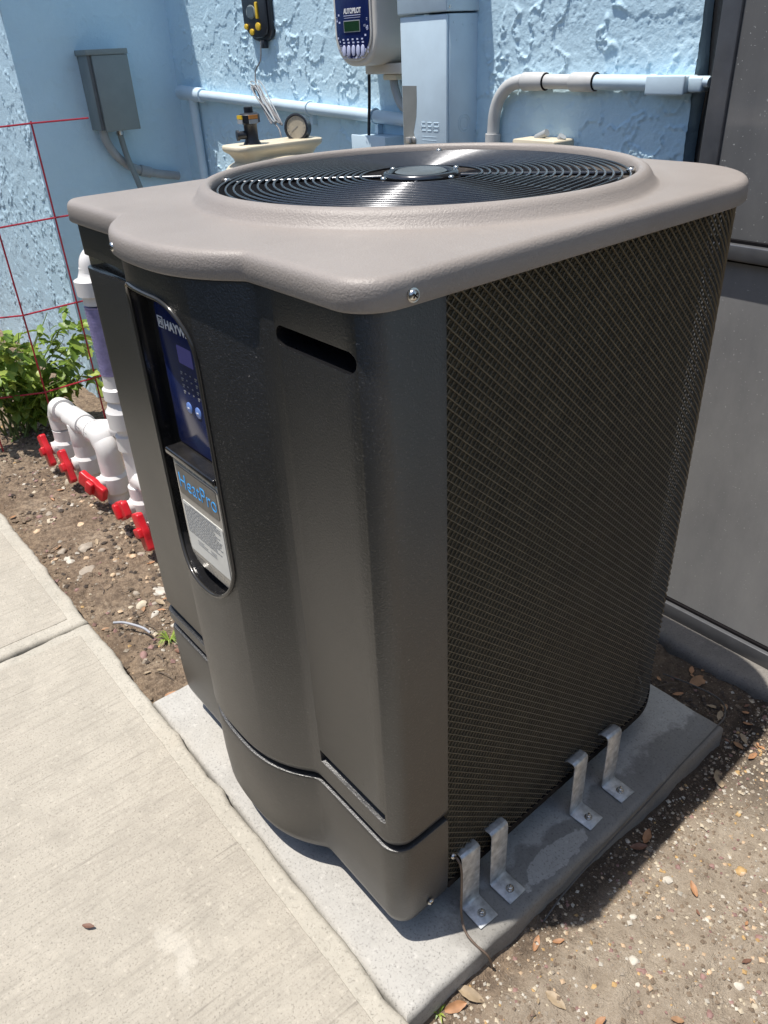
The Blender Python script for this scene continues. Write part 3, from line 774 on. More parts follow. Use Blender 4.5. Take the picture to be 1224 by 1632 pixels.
# ------------------------------------------------------------------ hold-down brackets on the pad
def bracket():
    root = empty('anchor_bracket', (0.0, 0.0, 0.08), '', 'bracket', 'hold-down brackets along the pad edge')
    w = 0.0185; zt = 0.203
    t = 0.0022
    prof = [(-0.014, zt-0.004), (-0.010, zt), (-0.006, zt+0.003), (0.004, zt+0.004), (0.0085, zt+0.0015), (0.010, zt-0.004), (0.010, 0.0862), (0.0125, 0.0838), (0.053, 0.0838)]
    P = np.zeros((2, len(prof), 3))
    for i, yy in enumerate((-w, w)):
        for j, (x, z) in enumerate(prof): P[i, j] = (x, yy, z)
    m = MB(); V = []; 
    # thick strip
    import mathutils
    inner = []
    for j in range(len(prof)):
        a = Vector(prof[max(j-1, 0)]); b = Vector(prof[min(j+1, len(prof)-1)]); d = (b-a).normalized(); nn = Vector((-d.y, d.x))
        inner.append((prof[j][0]-nn.x*t, prof[j][1]-nn.y*t))
    poly = prof+inner[::-1]
    m.prism(poly, lambda u, v, d: (u, d, v), -w, w); m.build('strap', M_GALV, root, bevel=0.0005, seg=1)
    m = MB(); m.lathe([(0.0068, 0.0842), (0.0068, 0.0855), (0.0045, 0.0857)], (0.0355, 0, 0), (0, 0, 1), 20); ws = m.build('washer', M_CHROME, root)
    m = MB(); m.lathe([(0.0046, 0.0856), (0.0046, 0.0895), (0.0036, 0.0905)], (0.0355, 0, 0), (0, 0, 1), 6); m.lathe([(0.0022, 0.0903), (0.0022, 0.094), (0.0016, 0.0948)], (0.0355, 0, 0), (0, 0, 1), 8); m.build('bolt', M_CHROME, ws)
    return root
br = bracket()
BL = ['galvanised steel bracket nearest the front corner of the heat pump', 'galvanised steel bracket second from the front corner', 'galvanised steel bracket third from the front, beyond the pale dry patch', 'galvanised steel bracket farthest from the front corner']
for k, (yy, dx) in enumerate(((0.1365, 0.0), (0.1973, 0.001), (0.3964, -0.001), (0.4859, 0.001))):
    o = br if k == 0 else copy_tree(br)
    o.location = (dx, yy, 0.08); o['label'] = BL[k]; o.rotation_euler = (0, 0, R((-2, 1, 3, -1)[k]))
# bare copper bonding wire from the housing down over the pad
M_COPPER = simple('weathered_wire', (0.17, 0.125, 0.095), 0.45, 0.3, 0.2, 60)
w = empty('bonding_wire', (0.03, 0.115, 0.18), 'thin brown wire running from the heat pump down over the pad', 'wire')
m = MB(); m.tube(bezier([(-0.004, 0.1085, 0.212), (0.008, 0.1085, 0.214), (0.017, 0.108, 0.200), (0.020, 0.106, 0.150), (0.026, 0.100, 0.110), (0.041, 0.093, 0.092), (0.062, 0.093, 0.0835), (0.082, 0.100, 0.072), (0.086, 0.106, 0.045), (0.083, 0.112, 0.02)], 8), 0.0019, 8); m.build('conductor', M_COPPER, w)
m = MB(); m.lathe([(0.005, 0), (0.005, 0.004), (0.003, 0.006)], (-0.003, 0.1085, 0.212), (1, 0, 0), 8); m.build('lug', M_CHROME, w)
# ------------------------------------------------------------------ equipment on the back wall
M_BLUEPAINT = simple('blue_painted_metal', (0.55, 0.68, 0.77), 0.42, 0, 0.06, 14, bscale=60, bdist=0.0006)
M_GREYPVC = simple('grey_pvc', (0.34, 0.36, 0.37), 0.45, 0, 0.10, 30)
M_GREYBOX = simple('grey_enamel', (0.21, 0.245, 0.245), 0.45, 0, 0.08, 12)
M_TAN = simple('sun_faded_pvc', (0.53, 0.53, 0.515), 0.45, 0, 0.08, 20)
M_CREAM = simple('cream_plastic', (0.66, 0.58, 0.43), 0.45, 0, 0.06, 12)
M_OFFWHITE = simple('off_white_plastic', (0.60, 0.57, 0.52), 0.4, 0, 0.05, 12)
M_PVC = simple('white_pvc', (0.74, 0.72, 0.70), 0.34, 0, 0.05, 10, bscale=0, dust=0.18)
M_RED = simple('red_handle', (0.60, 0.015, 0.025), 0.35, 0, 0.12, 18, dust=0.06)
M_PURPLE = simple('purple_tube', (0.27, 0.24, 0.43), 0.3, 0, 0.2, 60)
M_YELLOW = simple('yellow_button', (0.72, 0.47, 0.03), 0.4, 0, 0.06, 30)
M_ORANGE = simple('orange_tag', (0.62, 0.25, 0.06), 0.5, 0, 0.06, 30)
M_DARKPL = simple('dark_plastic', (0.018, 0.020, 0.026), 0.35, 0, 0.15, 30)
M_GREYSCR = simple('grey_screen', (0.10, 0.13, 0.15), 0.15, 0, 0.05, 30)
M_NAVY = simple('navy_panel', (0.008, 0.018, 0.095), 0.25, 0, 0.12, 20)
M_LILAC = simple('lilac_print', (0.55, 0.58, 0.78), 0.4, 0, 0.05, 20)
M_REDWIRE = simple('red_coated_wire', (0.40, 0.02, 0.04), 0.4, 0, 0.15, 60)

# breaker panel
bp = empty('electrical_panel', (-1.08, 1.09, 1.0), 'blue painted metal breaker panel in the middle of the wall', 'electrical panel')
m = MB(); m.bx((-1.158, 1.046, 0.94), (-0.995, WY+0.004, 1.302)); m.build('enclosure', M_BLUEPAINT, bp, bevel=0.0025)
m = MB(); m.bx((-1.164, 1.034, 1.306), (-0.9915, WY+0.002, 1.62)); m.build('upper_hood', M_BLUEPAINT, bp, bevel=0.003)
m = MB(); m.bx((-1.1595, 1.0385, 0.945), (-0.9975, 1.0455, 1.3015)); dr = m.build('door', M_BLUEPAINT, bp, bevel=0.002)
m = MB(); m.prism([(-1.157, 0.95), (-1.112, 0.95), (-1.110, 1.03), (-1.118, 1.055), (-1.107, 1.09), (-1.104, 1.125), (-1.104, 1.158), (-1.157, 1.158)], XZ, 1.0380, 1.0386)
m.build('bare_patch', simple('bare_grey_metal', (0.25, 0.26, 0.25), 0.5, 0.2, 0.1, 20), dr)
m = MB()
for r, (z, hh) in enumerate(((1.077, 0.0025), (1.068, 0.0025), (1.059, 0.0025))):
    for k, (a, b) in enumerate(((-1.088, -1.072), (-1.066, -1.050), (-1.044, -1.024))):
        m.bx((a+0.002*(r == 1), 1.0376, z), (b-0.003*(r == k), 1.0387, z+hh))
for a in (-1.088, -1.052, -1.046, -1.026): m.bx((a, 1.0376, 1.0616), (a+0.0025, 1.0387, 1.0766))
for z in (1.046, 1.038): m.bx((-1.086, 1.0380, z), (-1.034, 1.0387, z+0.0015))
m.build('embossing', M_BLUEPAINT, dr, bevel=0.0004, seg=1)
m = MB(); m.bx((-1.137, 1.026, 1.030), (-1.120, 1.040, 1.044)); m.lathe([(0.0075, 0), (0.0075, 0.006), (0.003, 0.007)], (-1.116, 1.040, 1.038), (0, -1, 0), 14); m.build('latch', simple('latch_metal', (0.42, 0.41, 0.39), 0.4, 0.6, 0.2, 60), dr, bevel=0.001)
m = MB()
for r_ in (0.020, 0.014): m.tube([(-0.9945, 1.095+r_*math.cos(2*math.pi*k/28), 1.075+r_*1.0*math.sin(2*math.pi*k/28)) for k in range(28)], 0.0008, 6, closed=True)
m.build('knockout', M_BLUEPAINT, bp)
for yy, zz in ((1.06, 1.285), (1.09, 1.28), (1.12, 1.28), (1.07, 1.25)): 
    m = MB(); m.lathe([(0.0025, 0), (0.0022, 0.001)], (-0.9952, yy, zz), (1, 0, 0), 8); m.build('rivet', M_BLUEPAINT, bp)
m = MB(); m.lathe([(0.004, 0), (0.004, 0.002), (0.0025, 0.003)], (-0.993, 1.045, 1.315), (1, 0, 0), 10); m.build('screw', M_CHROME, bp)

# controller with navy keypad
ap = empty('pool_controller', (-1.30, 1.09, 1.18), 'off-white wall controller with navy keypad and five pale buttons', 'controller')
prof = pocket_poly(-1.392, -1.212, 1.205, 1.62, 0.02, 0.075, 10)
def bulged(y): return y
m = MB(); m.prism(pocket_poly(-1.392, -1.214, 1.203, 1.60, 0.02, 0.072, 10), XZ, 1.010, WY+0.002); m.build('case', M_OFFWHITE, ap, bevel=0.012, seg=4)
m = MB(); m.prism(pocket_poly(-1.378, -1.230, 1.214, 1.59, 0.02, 0.066, 10), XZ, 1.0060, 1.0105); m.build('bezel', M_OFFWHITE, ap, bevel=0.003, seg=2)
m = MB(); m.prism(pocket_poly(-1.372, -1.236, 1.221, 1.58, 0.02, 0.060, 10), XZ, 1.0042, 1.0062); kp = m.build('keypad', M_NAVY, ap, bevel=0.0008)
text('maker_lettering', 'AUTOPILOT', 0.0158, (-1.337, 1.0039, 1.3185), FRONT, M_WHITE, kp, bold=0.0004, xs=0.82)
m = MB(); m.bx((-1.338, 1.0036, 1.3135), (-1.268, 1.0042, 1.3148)); m.bx((-1.336, 1.0036, 1.309), (-1.270, 1.0042, 1.3098)); m.build('print_rule', M_LILAC, kp)
m = MB(); m.bx((-1.338, 1.0028, 1.2785), (-1.272, 1.0042, 1.3040)); dsp = m.build('display_frame', M_GREYPVC, kp)
m = MB(); m.bx((-1.336, 1.0022, 1.2805), (-1.274, 1.0030, 1.3020)); m.build('display', simple('green_lcd', (0.012, 0.045, 0.02), 0.15, 0, 0.1, 30), dsp)
for k in range(5):
    m = MB(); m.prism([(-1.342+0.0195*k+0.0072*math.cos(t), 1.2385+0.0125*math.sin(t)+0.0) for t in [2*math.pi*j/18 for j in range(18)]], XZ, 1.0015, 1.0042); m.build('button', M_LILAC, kp, bevel=0.0008)
m = MB(); random.seed(11)
for k in range(46):
    t = random.random()
    a = R(200+140*t); side = random.random()
    if side < 0.45: x = -1.304+0.062*math.cos(a)*random.uniform(0.75, 1.0); z = 1.258+0.036*math.sin(a)*1.05
    else: x = random.choice((-1.366, -1.357, -1.253, -1.244))+random.uniform(-0.002, 0.002); z = random.uniform(1.232, 1.315)
    w = random.uniform(0.003, 0.007); m.bx((x-w/2, 1.0037, z), (x+w/2, 1.0043, z+0.0042))
for k in range(5):
    x = -1.342+0.0195*k; m.bx((x-0.0055, 1.0037, 1.2215), (x+0.0055, 1.0043, 1.2230)); m.bx((x-0.004, 1.0037, 1.2545), (x+0.004, 1.0043, 1.2580)); m.bx((x-0.006, 1.0037, 1.2615), (x+0.001, 1.0043, 1.2650))
tag(m.build('key_legend', M_LILAC, kp), kind='stuff')
m = MB(); m.prism([(-1.296, 1.224), (-1.290, 1.2295), (-1.285, 1.232), (-1.286, 1.226), (-1.291, 1.2225)], XZ, 1.0037, 1.0043); m.build('leaf_mark', M_GREYPVC, kp)
m = MB(); m.bx((-1.352, 1.075, 1.182), (-1.205, WY+0.001, 1.2065)); m.build('base', M_OFFWHITE, ap, bevel=0.004)
m = MB(); m.bx((-1.290, 1.085, 1.168), (-1.236, 1.125, 1.1815)); m.build('cable_gland', M_CREAM, ap, bevel=0.003)
m = MB(); m.tube(bezier([(-1.347, 1.085, 1.19), (-1.352, 1.085, 1.12), (-1.362, 1.085, 1.03), (-1.37, 1.085, 0.9)], 6), 0.0042, 8); m.build('power_cable', M_DARKPL, ap)
m = MB(); m.tube(bezier([(-1.272, 1.105, 1.175), (-1.262, 1.105, 1.14), (-1.235, 1.105, 1.105), (-1.18, 1.11, 1.085)], 6), 0.011, 12); m.build('flex_conduit', M_GREYPVC, ap)
# small junction box under it
jb = empty('junction_box', (-1.33, 1.09, 0.95), 'small blue painted box below the wall controller', 'junction box')
m = MB(); m.bx((-1.405, 1.064, 0.90), (-1.262, WY+0.002, 1.033)); m.build('box', M_BLUEPAINT, jb, bevel=0.002)
m = MB(); m.bx((-1.408, 1.058, 0.90), (-1.259, 1.0635, 1.0365)); m.build('cover', M_BLUEPAINT, jb, bevel=0.0015)

# timer with yellow buttons
tm = empty('handheld_timer', (-1.9339, 1.11, 1.2704), 'black wall timer with yellow buttons and a small grey screen', 'timer')
shape = [(-2.0174, 1.4333), (-2.0174, 1.3213), (-2.0072, 1.301), (-1.9797, 1.2796), (-1.9492, 1.273), (-1.9085, 1.274), (-1.881, 1.2837), (-1.8708, 1.301), (-1.8708, 1.4333)]
m = MB(); m.prism(shape, XZ, 1.122, WY+0.002); m.build('back_case', M_DARKPL, tm, bevel=0.006, seg=3)
fs = [((x+1.9447)*0.93-1.9478, (z-1.36)*0.93+1.3641) for x, z in shape]
m = MB(); m.prism(fs, XZ, 1.113, 1.123); m.build('front_case', M_DARKPL, tm, bevel=0.005, seg=3)
m = MB(); m.prism([(-1.9624+0.026*math.cos(t)*1.05, 1.3539+0.019*math.sin(t)) for t in [2*math.pi*j/24 for j in range(24)]], XZ, 1.1110, 1.1135); sc_ = m.build('screen_bezel', M_GREYBOX, tm, bevel=0.001)
m = MB(); m.prism(rrect(-1.9818, 1.3397, -1.9441, 1.3682, 0.006), XZ, 1.1095, 1.1115); m.build('screen', M_GREYSCR, sc_)
m = MB(); m.prism(rrect(-1.9319, 1.3346, -1.9197, 1.3784, 0.003), XZ, 1.1085, 1.1140); m.build('button', M_YELLOW, tm, bevel=0.001)
for x, z, r_ in ((-1.997, 1.3163, 0.010), (-1.9655, 1.301, 0.011), (-1.9258, 1.3142, 0.0135)):
    m = MB(); m.prism([(x+r_*math.cos(t), z+r_*0.8*math.sin(t)) for t in [2*math.pi*j/18 for j in range(18)]], XZ, 1.1085, 1.1140); m.build('button', M_YELLOW, tm, bevel=0.001)
m = MB(); m.bx((-1.9288, 1.115, 1.2552), (-1.9115, 1.133, 1.2765)); m.build('cable_exit', M_DARKPL, tm, bevel=0.002)
M_CORD = simple('twin_cord', (0.20, 0.19, 0.19), 0.5, 0, 0.35, 200)
cd_ = empty('sensor_cord', (-1.80, 1.08, 1.0), 'thin grey cord hanging in a tangled coil below the timer', 'cord')
m = MB(); m.tube(bezier([(-1.898, 1.098, 1.276), (-1.902, 1.092, 1.225), (-1.930, 1.085, 1.192), (-1.905, 1.07, 1.14), (-1.84, 1.05, 1.09), (-1.78, 1.03, 1.065), (-1.69, 1.0, 1.045), (-1.66, 0.99, 1.0)], 8), 0.0022, 6); m.build('strand', M_CORD, cd_)
random.seed(21)
for k in range(7):
    a = Vector((-1.945+random.uniform(-0.02, 0.03), 1.075+random.uniform(-0.01, 0.01), 1.165+random.uniform(-0.015, 0.012)))
    b = Vector((-1.72+random.uniform(-0.03, 0.03), 1.02+random.uniform(-0.015, 0.01), 1.055+random.uniform(-0.01, 0.01)))
    d = (b-a); n_ = Vector((d.z, 0, -d.x)).normalized()*random.uniform(0.008, 0.02)
    P = [a, a+d*0.2+n_, a+d*0.55+n_*0.7, a+d*0.9+n_*0.6, b, a+d*0.85-n_*0.4, a+d*0.5-n_*0.6, a+d*0.2-n_*1.0]
    P = bezier(P+[P[0]], 6)[:-1]
    m = MB(); m.tube(P, 0.0018, 6, closed=True); m.build('loop', M_CORD if k % 3 else M_GREYPVC, cd_)

# sloping pale-blue drain pipe along the wall
pp = empty('wall_pipe', (-1.9, 1.1, 1.0), 'pale blue painted pipe sloping along the wall left of the breaker panel', 'pipe')
m = MB(); m.cyl((-2.4392, 1.118, 1.1235), (-1.2231, 1.118, 1.072), 0.0165, seg=18); m.build('run', M_BLUEPAINT, pp)
m = MB(); m.tube(bezier([(-2.424, 1.118, 1.123), (-2.4443, 1.118, 1.118), (-2.4514, 1.118, 1.095), (-2.4524, 1.118, 0.75)], 8), 0.0165, 16); m.build('drop', M_BLUEPAINT, pp)
m = MB(); m.cyl((-2.5405, 1.118, 1.129), (-2.3683, 1.118, 1.1205), 0.024, seg=18); m.build('coupling', M_BLUEPAINT, pp, bevel=0.002)
for x in (-1.6893, -1.37):
    z = 1.1235-(x+2.439)*(0.0515/1.2234)
    m = MB(); m.tube([(x, 1.118+0.0185*math.cos(t), z+0.0185*math.sin(t)) for t in [2*math.pi*j/22 for j in range(22)]], 0.0028, 6, closed=True); m.bx((x-0.006, 1.12, z-0.045), (x+0.006, WY+0.003, z-0.018)); m.build('clamp', M_BLUEPAINT, pp)

# conduit on the right
cn = empty('conduit', (-0.75, 1.1, 1.0), 'bent grey plastic conduit running right to a blue box on the wall', 'conduit')
CY = 1.1195
m = MB(); m.tube(bezier([(-0.9205, CY, 1.05), (-0.9164, CY, 1.095), (-0.9021, CY, 1.128), (-0.8755, CY, 1.152), (-0.8408, CY, 1.1625), (-0.8183, CY, 1.1625)], 6), 0.0145, 16); m.build('elbow', M_TAN, cn)
m = MB(); m.cyl((-0.9235, CY, 0.86), (-0.9205, CY, 1.052), 0.0185, seg=18); m.build('riser', M_TAN, cn)
m = MB(); m.cyl((-0.8285, CY, 1.1625), (-0.7652, CY, 1.1622), 0.0185, seg=20); m.build('coupling', M_TAN, cn, bevel=0.001)
m = MB(); m.cyl((-0.7672, CY, 1.1622), (-0.6651, CY, 1.161), 0.0145, seg=18); m.build('run', M_TAN, cn)
m = MB(); m.cyl((-0.6906, CY, 1.1613), (-0.6303, CY, 1.1608), 0.0185, seg=20); m.build('coupling', M_TAN, cn, bevel=0.001)
for x in (-0.828, -0.7652, -0.6303):
    m = MB(); m.tube([(x, CY+0.0155*math.cos(t), 1.162+0.0155*math.sin(t)) for t in [2*math.pi*j/22 for j in range(22)]], 0.0024, 6, closed=True); m.build('sealant', M_SEAL, cn)
m = MB(); m.cyl((-0.6303, CY, 1.1608), (-0.4914, CY, 1.1592), 0.0145, seg=18); m.build('run', M_BLUEPAINT, cn)
lb = empty('conduit_box', (-0.44, 1.11, 1.13), 'pale blue painted conduit box at the right end of the wall', 'junction box')
m = MB(); m.bx((-0.489, 1.088, 1.1400), (-0.404, 1.095, 1.1740)); m.build('cover', M_BLUEPAINT, lb, bevel=0.004, seg=3)
m = MB(); m.bx((-0.487, 1.0955, 1.1420), (-0.406, WY-0.001, 1.1720)); m.build('body', M_BLUEPAINT, lb, bevel=0.003)
m = MB(); m.bx((-0.4055, 1.102, 1.1445), (-0.376, WY-0.003, 1.1705)); m.build('end_boss', M_BLUEPAINT, lb, bevel=0.004)
m = MB(); m.cyl((-0.406, 1.112, 1.163), (-0.366, 1.112, 1.161), 0.009, seg=14); m.build('nipple', M_BLUEPAINT, lb)
m = MB(); m.cyl((-0.498, CY, 1.1575), (-0.484, CY, 1.1573), 0.0175, seg=18); m.build('locknut', M_BLUEPAINT, lb, bevel=0.001)
# small cream bracketed box just showing over the cap
cb = empty('meter_cover', (-0.75, 1.09, 0.98), 'flat cream plastic cover low on the wall behind the grille', 'cover')
m = MB(); m.prism(rrect(-0.812, 0.93, -0.690, 1.0505, 0.005), XZ, 1.070, WY+0.002); m.build('plate', M_CREAM, cb, bevel=0.002)
m = MB(); m.cyl((-0.775, 1.11, 1.05), (-0.745, 1.11, 1.062), 0.008, seg=12); m.build('knob', M_GREYPVC, cb)
m = MB(); m.cyl((-0.705, 1.11, 1.05), (-0.700, 1.11, 1.057), 0.009, seg=12); m.build('knob', M_GREYPVC, cb)

# grey disconnect box on the shaded return wall
gb = empty('disconnect_box', (-2.55, 0.85, 1.02), 'dark grey metal disconnect box on the shaded side wall', 'disconnect box')
m = MB(); m.bx((RX-0.002, 0.772, 1.0285), (-2.512, 0.912, 1.272)); m.build('case', M_GREYBOX, gb, bevel=0.002)
m = MB(); m.bx((-2.5115, 0.786, 1.0245), (-2.500, 0.9165, 1.262)); m.build('door', M_GREYBOX, gb, bevel=0.002)
m = MB(); m.bx((RX, 0.766, 1.2625), (-2.497, 0.9185, 1.2795)); m.build('rain_lip', M_GREYBOX, gb, bevel=0.002)
m = MB(); m.bx((-2.5145, 0.7735, 1.030), (-2.510, 0.7845, 1.262)); m.build('door_edge', M_ALU, gb)
m = MB(); m.tube(bezier([(-2.555, 0.795, 1.03), (-2.558, 0.797, 1.0), (-2.565, 0.825, 0.945), (-2.575, 0.88, 0.895), (-2.578, 0.97, 0.862), (-2.578, 1.07, 0.84)], 8), 0.0155, 14); m.build('conduit_bend', M_GREYPVC, gb)
m = MB(); m.cyl((-2.577, 0.915, 0.878), (-2.578, 0.955, 0.866), 0.020, seg=16); m.build('conduit_coupling', M_GREYPVC, gb)
m = MB(); m.cyl((-2.545, 0.850, 1.03), (-2.545, 0.851, 1.008), 0.013, seg=12); m.build('cable_fitting', M_CHROME, gb)
m = MB(); m.tube(bezier([(-2.545, 0.850, 1.02), (-2.54, 0.858, 0.94), (-2.53, 0.874, 0.86), (-2.5, 0.90, 0.70)], 6), 0.0105, 12); m.build('cable', M_GREYBOX, gb)

# ------------------------------------------------------------------ filter with valve and gauge
fl = empty('pool_filter', (-1.45, 0.82, 0.0), 'cream pool filter top rising behind the heat pump', 'pool filter')
m = MB(); m.lathe([(0.165, 0.05), (0.17, 0.08), (0.17, 0.86), (0.165, 0.91), (0.150, 0.955), (0.122, 0.985), (0.085, 1.004), (0.05, 1.010)], (-1.45, 0.82, 0), (0, 0, 1), 48); m.build('tank', M_CREAM, fl)
P = rrect(-1.512, 0.692, -1.388, 0.958, 0.03, 6)
lv = [(0.86, 0.92), (0.80, 0.955), (0.77, 0.985), (0.80, 1.004), (0.88, 1.017), (0.98, 1.025), (1.0, 1.030), (1.0, 1.037), (0.985, 1.039)]
m = MB(); m.rings([[(-1.45+(x+1.45)*s, 0.825+(y-0.825)*s, z) for x, y in P] for s, z in lv]); m.build('lid_plate', M_CREAM, fl)
av = empty('air_relief_valve', (-1.45, 0.76, 1.039), 'black relief valve with yellow and orange tags on the filter', 'valve')
c = (-1.45, 0.762, 0)
m = MB(); m.lathe([(0.024, 1.039), (0.020, 1.045), (0.0175, 1.050), (0.0175, 1.085), (0.020, 1.0875)], c, (0, 0, 1), 20); m.build('stem', M_DARKPL, av)
m = MB(); m.lathe([(0.019, 1.0875), (0.027, 1.090), (0.027, 1.108), (0.022, 1.112), (0.012, 1.1135), (0.012, 1.126), (0.009, 1.1275)], c, (0, 0, 1), 20); m.build('cap', M_DARKPL, av)
m = MB(); m.cyl((-1.45, 0.745, 1.062), (-1.455, 0.728, 1.062), 0.010, seg=12); m.cyl((-1.455, 0.728, 1.062), (-1.457, 0.722, 1.062), 0.013, seg=12); m.build('side_port', M_DARKPL, av)
for a, mt_ in ((250, M_YELLOW), (330, M_ORANGE)):
    a = R(a+20); rot = Matrix.Rotation(a, 3, 'Z')
    m = MB(); m.box(Vector((c[0], c[1], 1.104))+rot @ Vector((0.0285, 0, 0)), (0.003, 0.024, 0.009), rot); t_ = m.build('tag', mt_, av)
    m = MB(); m.box(Vector((c[0], c[1], 1.0935))+rot @ Vector((0.0285, 0, 0)), (0.0025, 0.024, 0.010), rot); m.build('tag_label', M_GREYPVC, t_)
pg = empty('pressure_gauge', (-1.45, 0.90, 1.039), 'round dark pressure gauge with cream dial on the filter', 'gauge')
gd = Vector((0.55, -0.82, 0.12)).normalized(); gc = Vector((-1.45, 0.905, 1.066))
m = MB(); m.lathe([(0.030, -0.030), (0.0335, -0.026), (0.0335, 0.0), (0.0345, 0.001), (0.0345, 0.004), (0.030, 0.005), (0.0285, 0.001)], gc, gd, 32); m.build('case', M_DARKPL, pg)
m = MB(); m.lathe([(0.028, 0.0012), (0.028, 0.0018)], gc, gd, 32); dl = m.build('dial', simple('aged_dial', (0.36, 0.32, 0.25), 0.4, 0, 0.1, 40), pg)
sx_ = gd.cross(Vector((0, 0, 1))).normalized(); sz_ = sx_.cross(gd)
m = MB()
for k in range(13):
    a = R(-45+270*k/12); d = sx_*math.cos(a)+sz_*math.sin(a); rot = Matrix((d, gd.cross(d), gd)).transposed()
    m.box(gc+d*0.0235+gd*0.0021, (0.004, 0.001, 0.0005), rot)
d = (sx_*0.8-sz_*0.6).normalized(); rot = Matrix((d, gd.cross(d), gd)).transposed(); m.box(gc+d*0.006+gd*0.0024, (0.024, 0.0014, 0.0005), rot); m.build('needle', M_INK, dl)
m = MB(); m.cyl((-1.452, 0.915, 1.037), (-1.452, 0.912, 1.05), 0.008, seg=10); m.build('stem', M_CHROME, pg)

# ------------------------------------------------------------------ white pipe manifold with red valve handles
mf = empty('pipe_manifold', (-1.75, 0.26, 0.03), 'white plastic pool pipe manifold on the dirt at the left', 'pipe manifold')
PYV = [(-2.06, 0.250), (-1.89, 0.258), (-1.70, 0.270), (-1.490, 0.275), (-1.335, 0.272)]
ZT = 0.262
m = MB(); m.cyl((-2.02, 0.252, ZT), (-1.745, 0.267, ZT), 0.0300, seg=22); m.build('header', M_PVC, mf)
def elbow(a, b, c_, r=0.0365):
    m = MB(); m.tube(bezier([a, Vector(a).lerp(Vector(b), 0.55), Vector(b).lerp(Vector(a), 0.22)+(Vector(c_)-Vector(b))*0.22, Vector(c_).lerp(Vector(b), 0.55), c_], 6), r, 20); return m.build('elbow', M_PVC, mf)
elbow((-2.005, 0.2525, ZT), (-2.062, 0.250, ZT), (-2.062, 0.250, ZT-0.075))
elbow((-1.765, 0.2655, ZT), (-1.70, 0.270, ZT), (-1.70, 0.270, ZT-0.080))
m = MB(); m.cyl((-1.94, 0.256, ZT), (-1.835, 0.262, ZT), 0.0360, seg=22); m.cyl((-1.89, 0.258, ZT-0.005), (-1.89, 0.258, ZT-0.082), 0.0365, seg=22); m.build('tee', M_PVC, mf, bevel=0.002)
for x in (-2.006, -1.766):
    m = MB(); m.cyl((x-0.003, 0.253-(x+2.0)*-0.055, ZT), (x+0.003, 0.253-(x+2.0)*-0.055, ZT), 0.0385, seg=22); m.build('collar', M_PVC, mf)
m = MB(); m.cyl((-1.79, 0.266, ZT), (-1.56, 0.40, 0.30), 0.0300, seg=20); m.build('branch', M_PVC, mf)
# riser with union, purple sight tube and upper pipe
m = MB(); m.lathe([(0.030, 0.16), (0.030, 0.30), (0.037, 0.302), (0.037, 0.345), (0.030, 0.35), (0.030, 0.37), (0.046, 0.372), (0.047, 0.42), (0.040, 0.43), (0.034, 0.45), (0.041, 0.455), (0.041, 0.485), (0.034, 0.49), (0.034, 0.525)], (-1.490, 0.275, 0), (0, 0, 1), 24); m.build('riser', M_PVC, mf, ang=30)
m = MB(); m.lathe([(0.034+0.002*(k % 2), 0.525+0.0045*k) for k in range(42)], (-1.490, 0.275, 0), (0, 0, 1), 24); m.build('sight_tube', M_PURPLE, mf)
m = MB(); m.lathe([(0.034, 0.714), (0.034, 0.735), (0.044, 0.738), (0.045, 0.775), (0.034, 0.78), (0.026, 0.80), (0.026, 0.805)], (-1.490, 0.275, 0), (0, 0, 1), 24); m.build('upper_union', M_PVC, mf)
m = MB(); m.tube(bezier([(-1.488, 0.275, 0.790), (-1.488, 0.285, 0.822), (-1.484, 0.325, 0.838), (-1.478, 0.45, 0.842), (-1.468, 0.67, 0.84)], 8), 0.0275, 18); m.build('return_pipe', M_PVC, mf)
m = MB(); m.cyl((-1.490, 0.275, 0.20), (-1.37, 0.270, 0.226), 0.030, seg=20); m.build('link', M_PVC, mf)
elbow((-1.39, 0.272, 0.222), (-1.335, 0.272, 0.232), (-1.335, 0.272, 0.15))
def valve_body(x, y, name='valve_body'):
    m = MB(); m.lathe([(0.0305, -0.02), (0.0305, 0.03), (0.0365, 0.032), (0.0365, 0.075), (0.044, 0.085), (0.045, 0.115), (0.044, 0.135), (0.0365, 0.145), (0.0365, 0.182), (0.030, 0.184)], (x, y, 0.0), (0, 0, 1), 24)
    m.lathe([(0.022, 0.020), (0.022, 0.052), (0.014, 0.058)], (x, y, 0.122), (0, -1, 0), 18)
    m.build(name, M_PVC, mf, ang=30)
for x, y in PYV: valve_body(x, y)
m = MB()
random.seed(5)
for x0, x1 in ((-1.98, -1.95), (-1.83, -1.80), (-1.76, -1.74)):
    P = []
    a = random.uniform(-0.3, 0.3)
    m.box(((x0+x1)/2, 0.26-0.0285, ZT+0.010), ((x1-x0)*0.8, 0.0006, 0.006), Matrix.Rotation(R(20), 3, 'X'))
m.build('pipe_print', M_INK, mf)
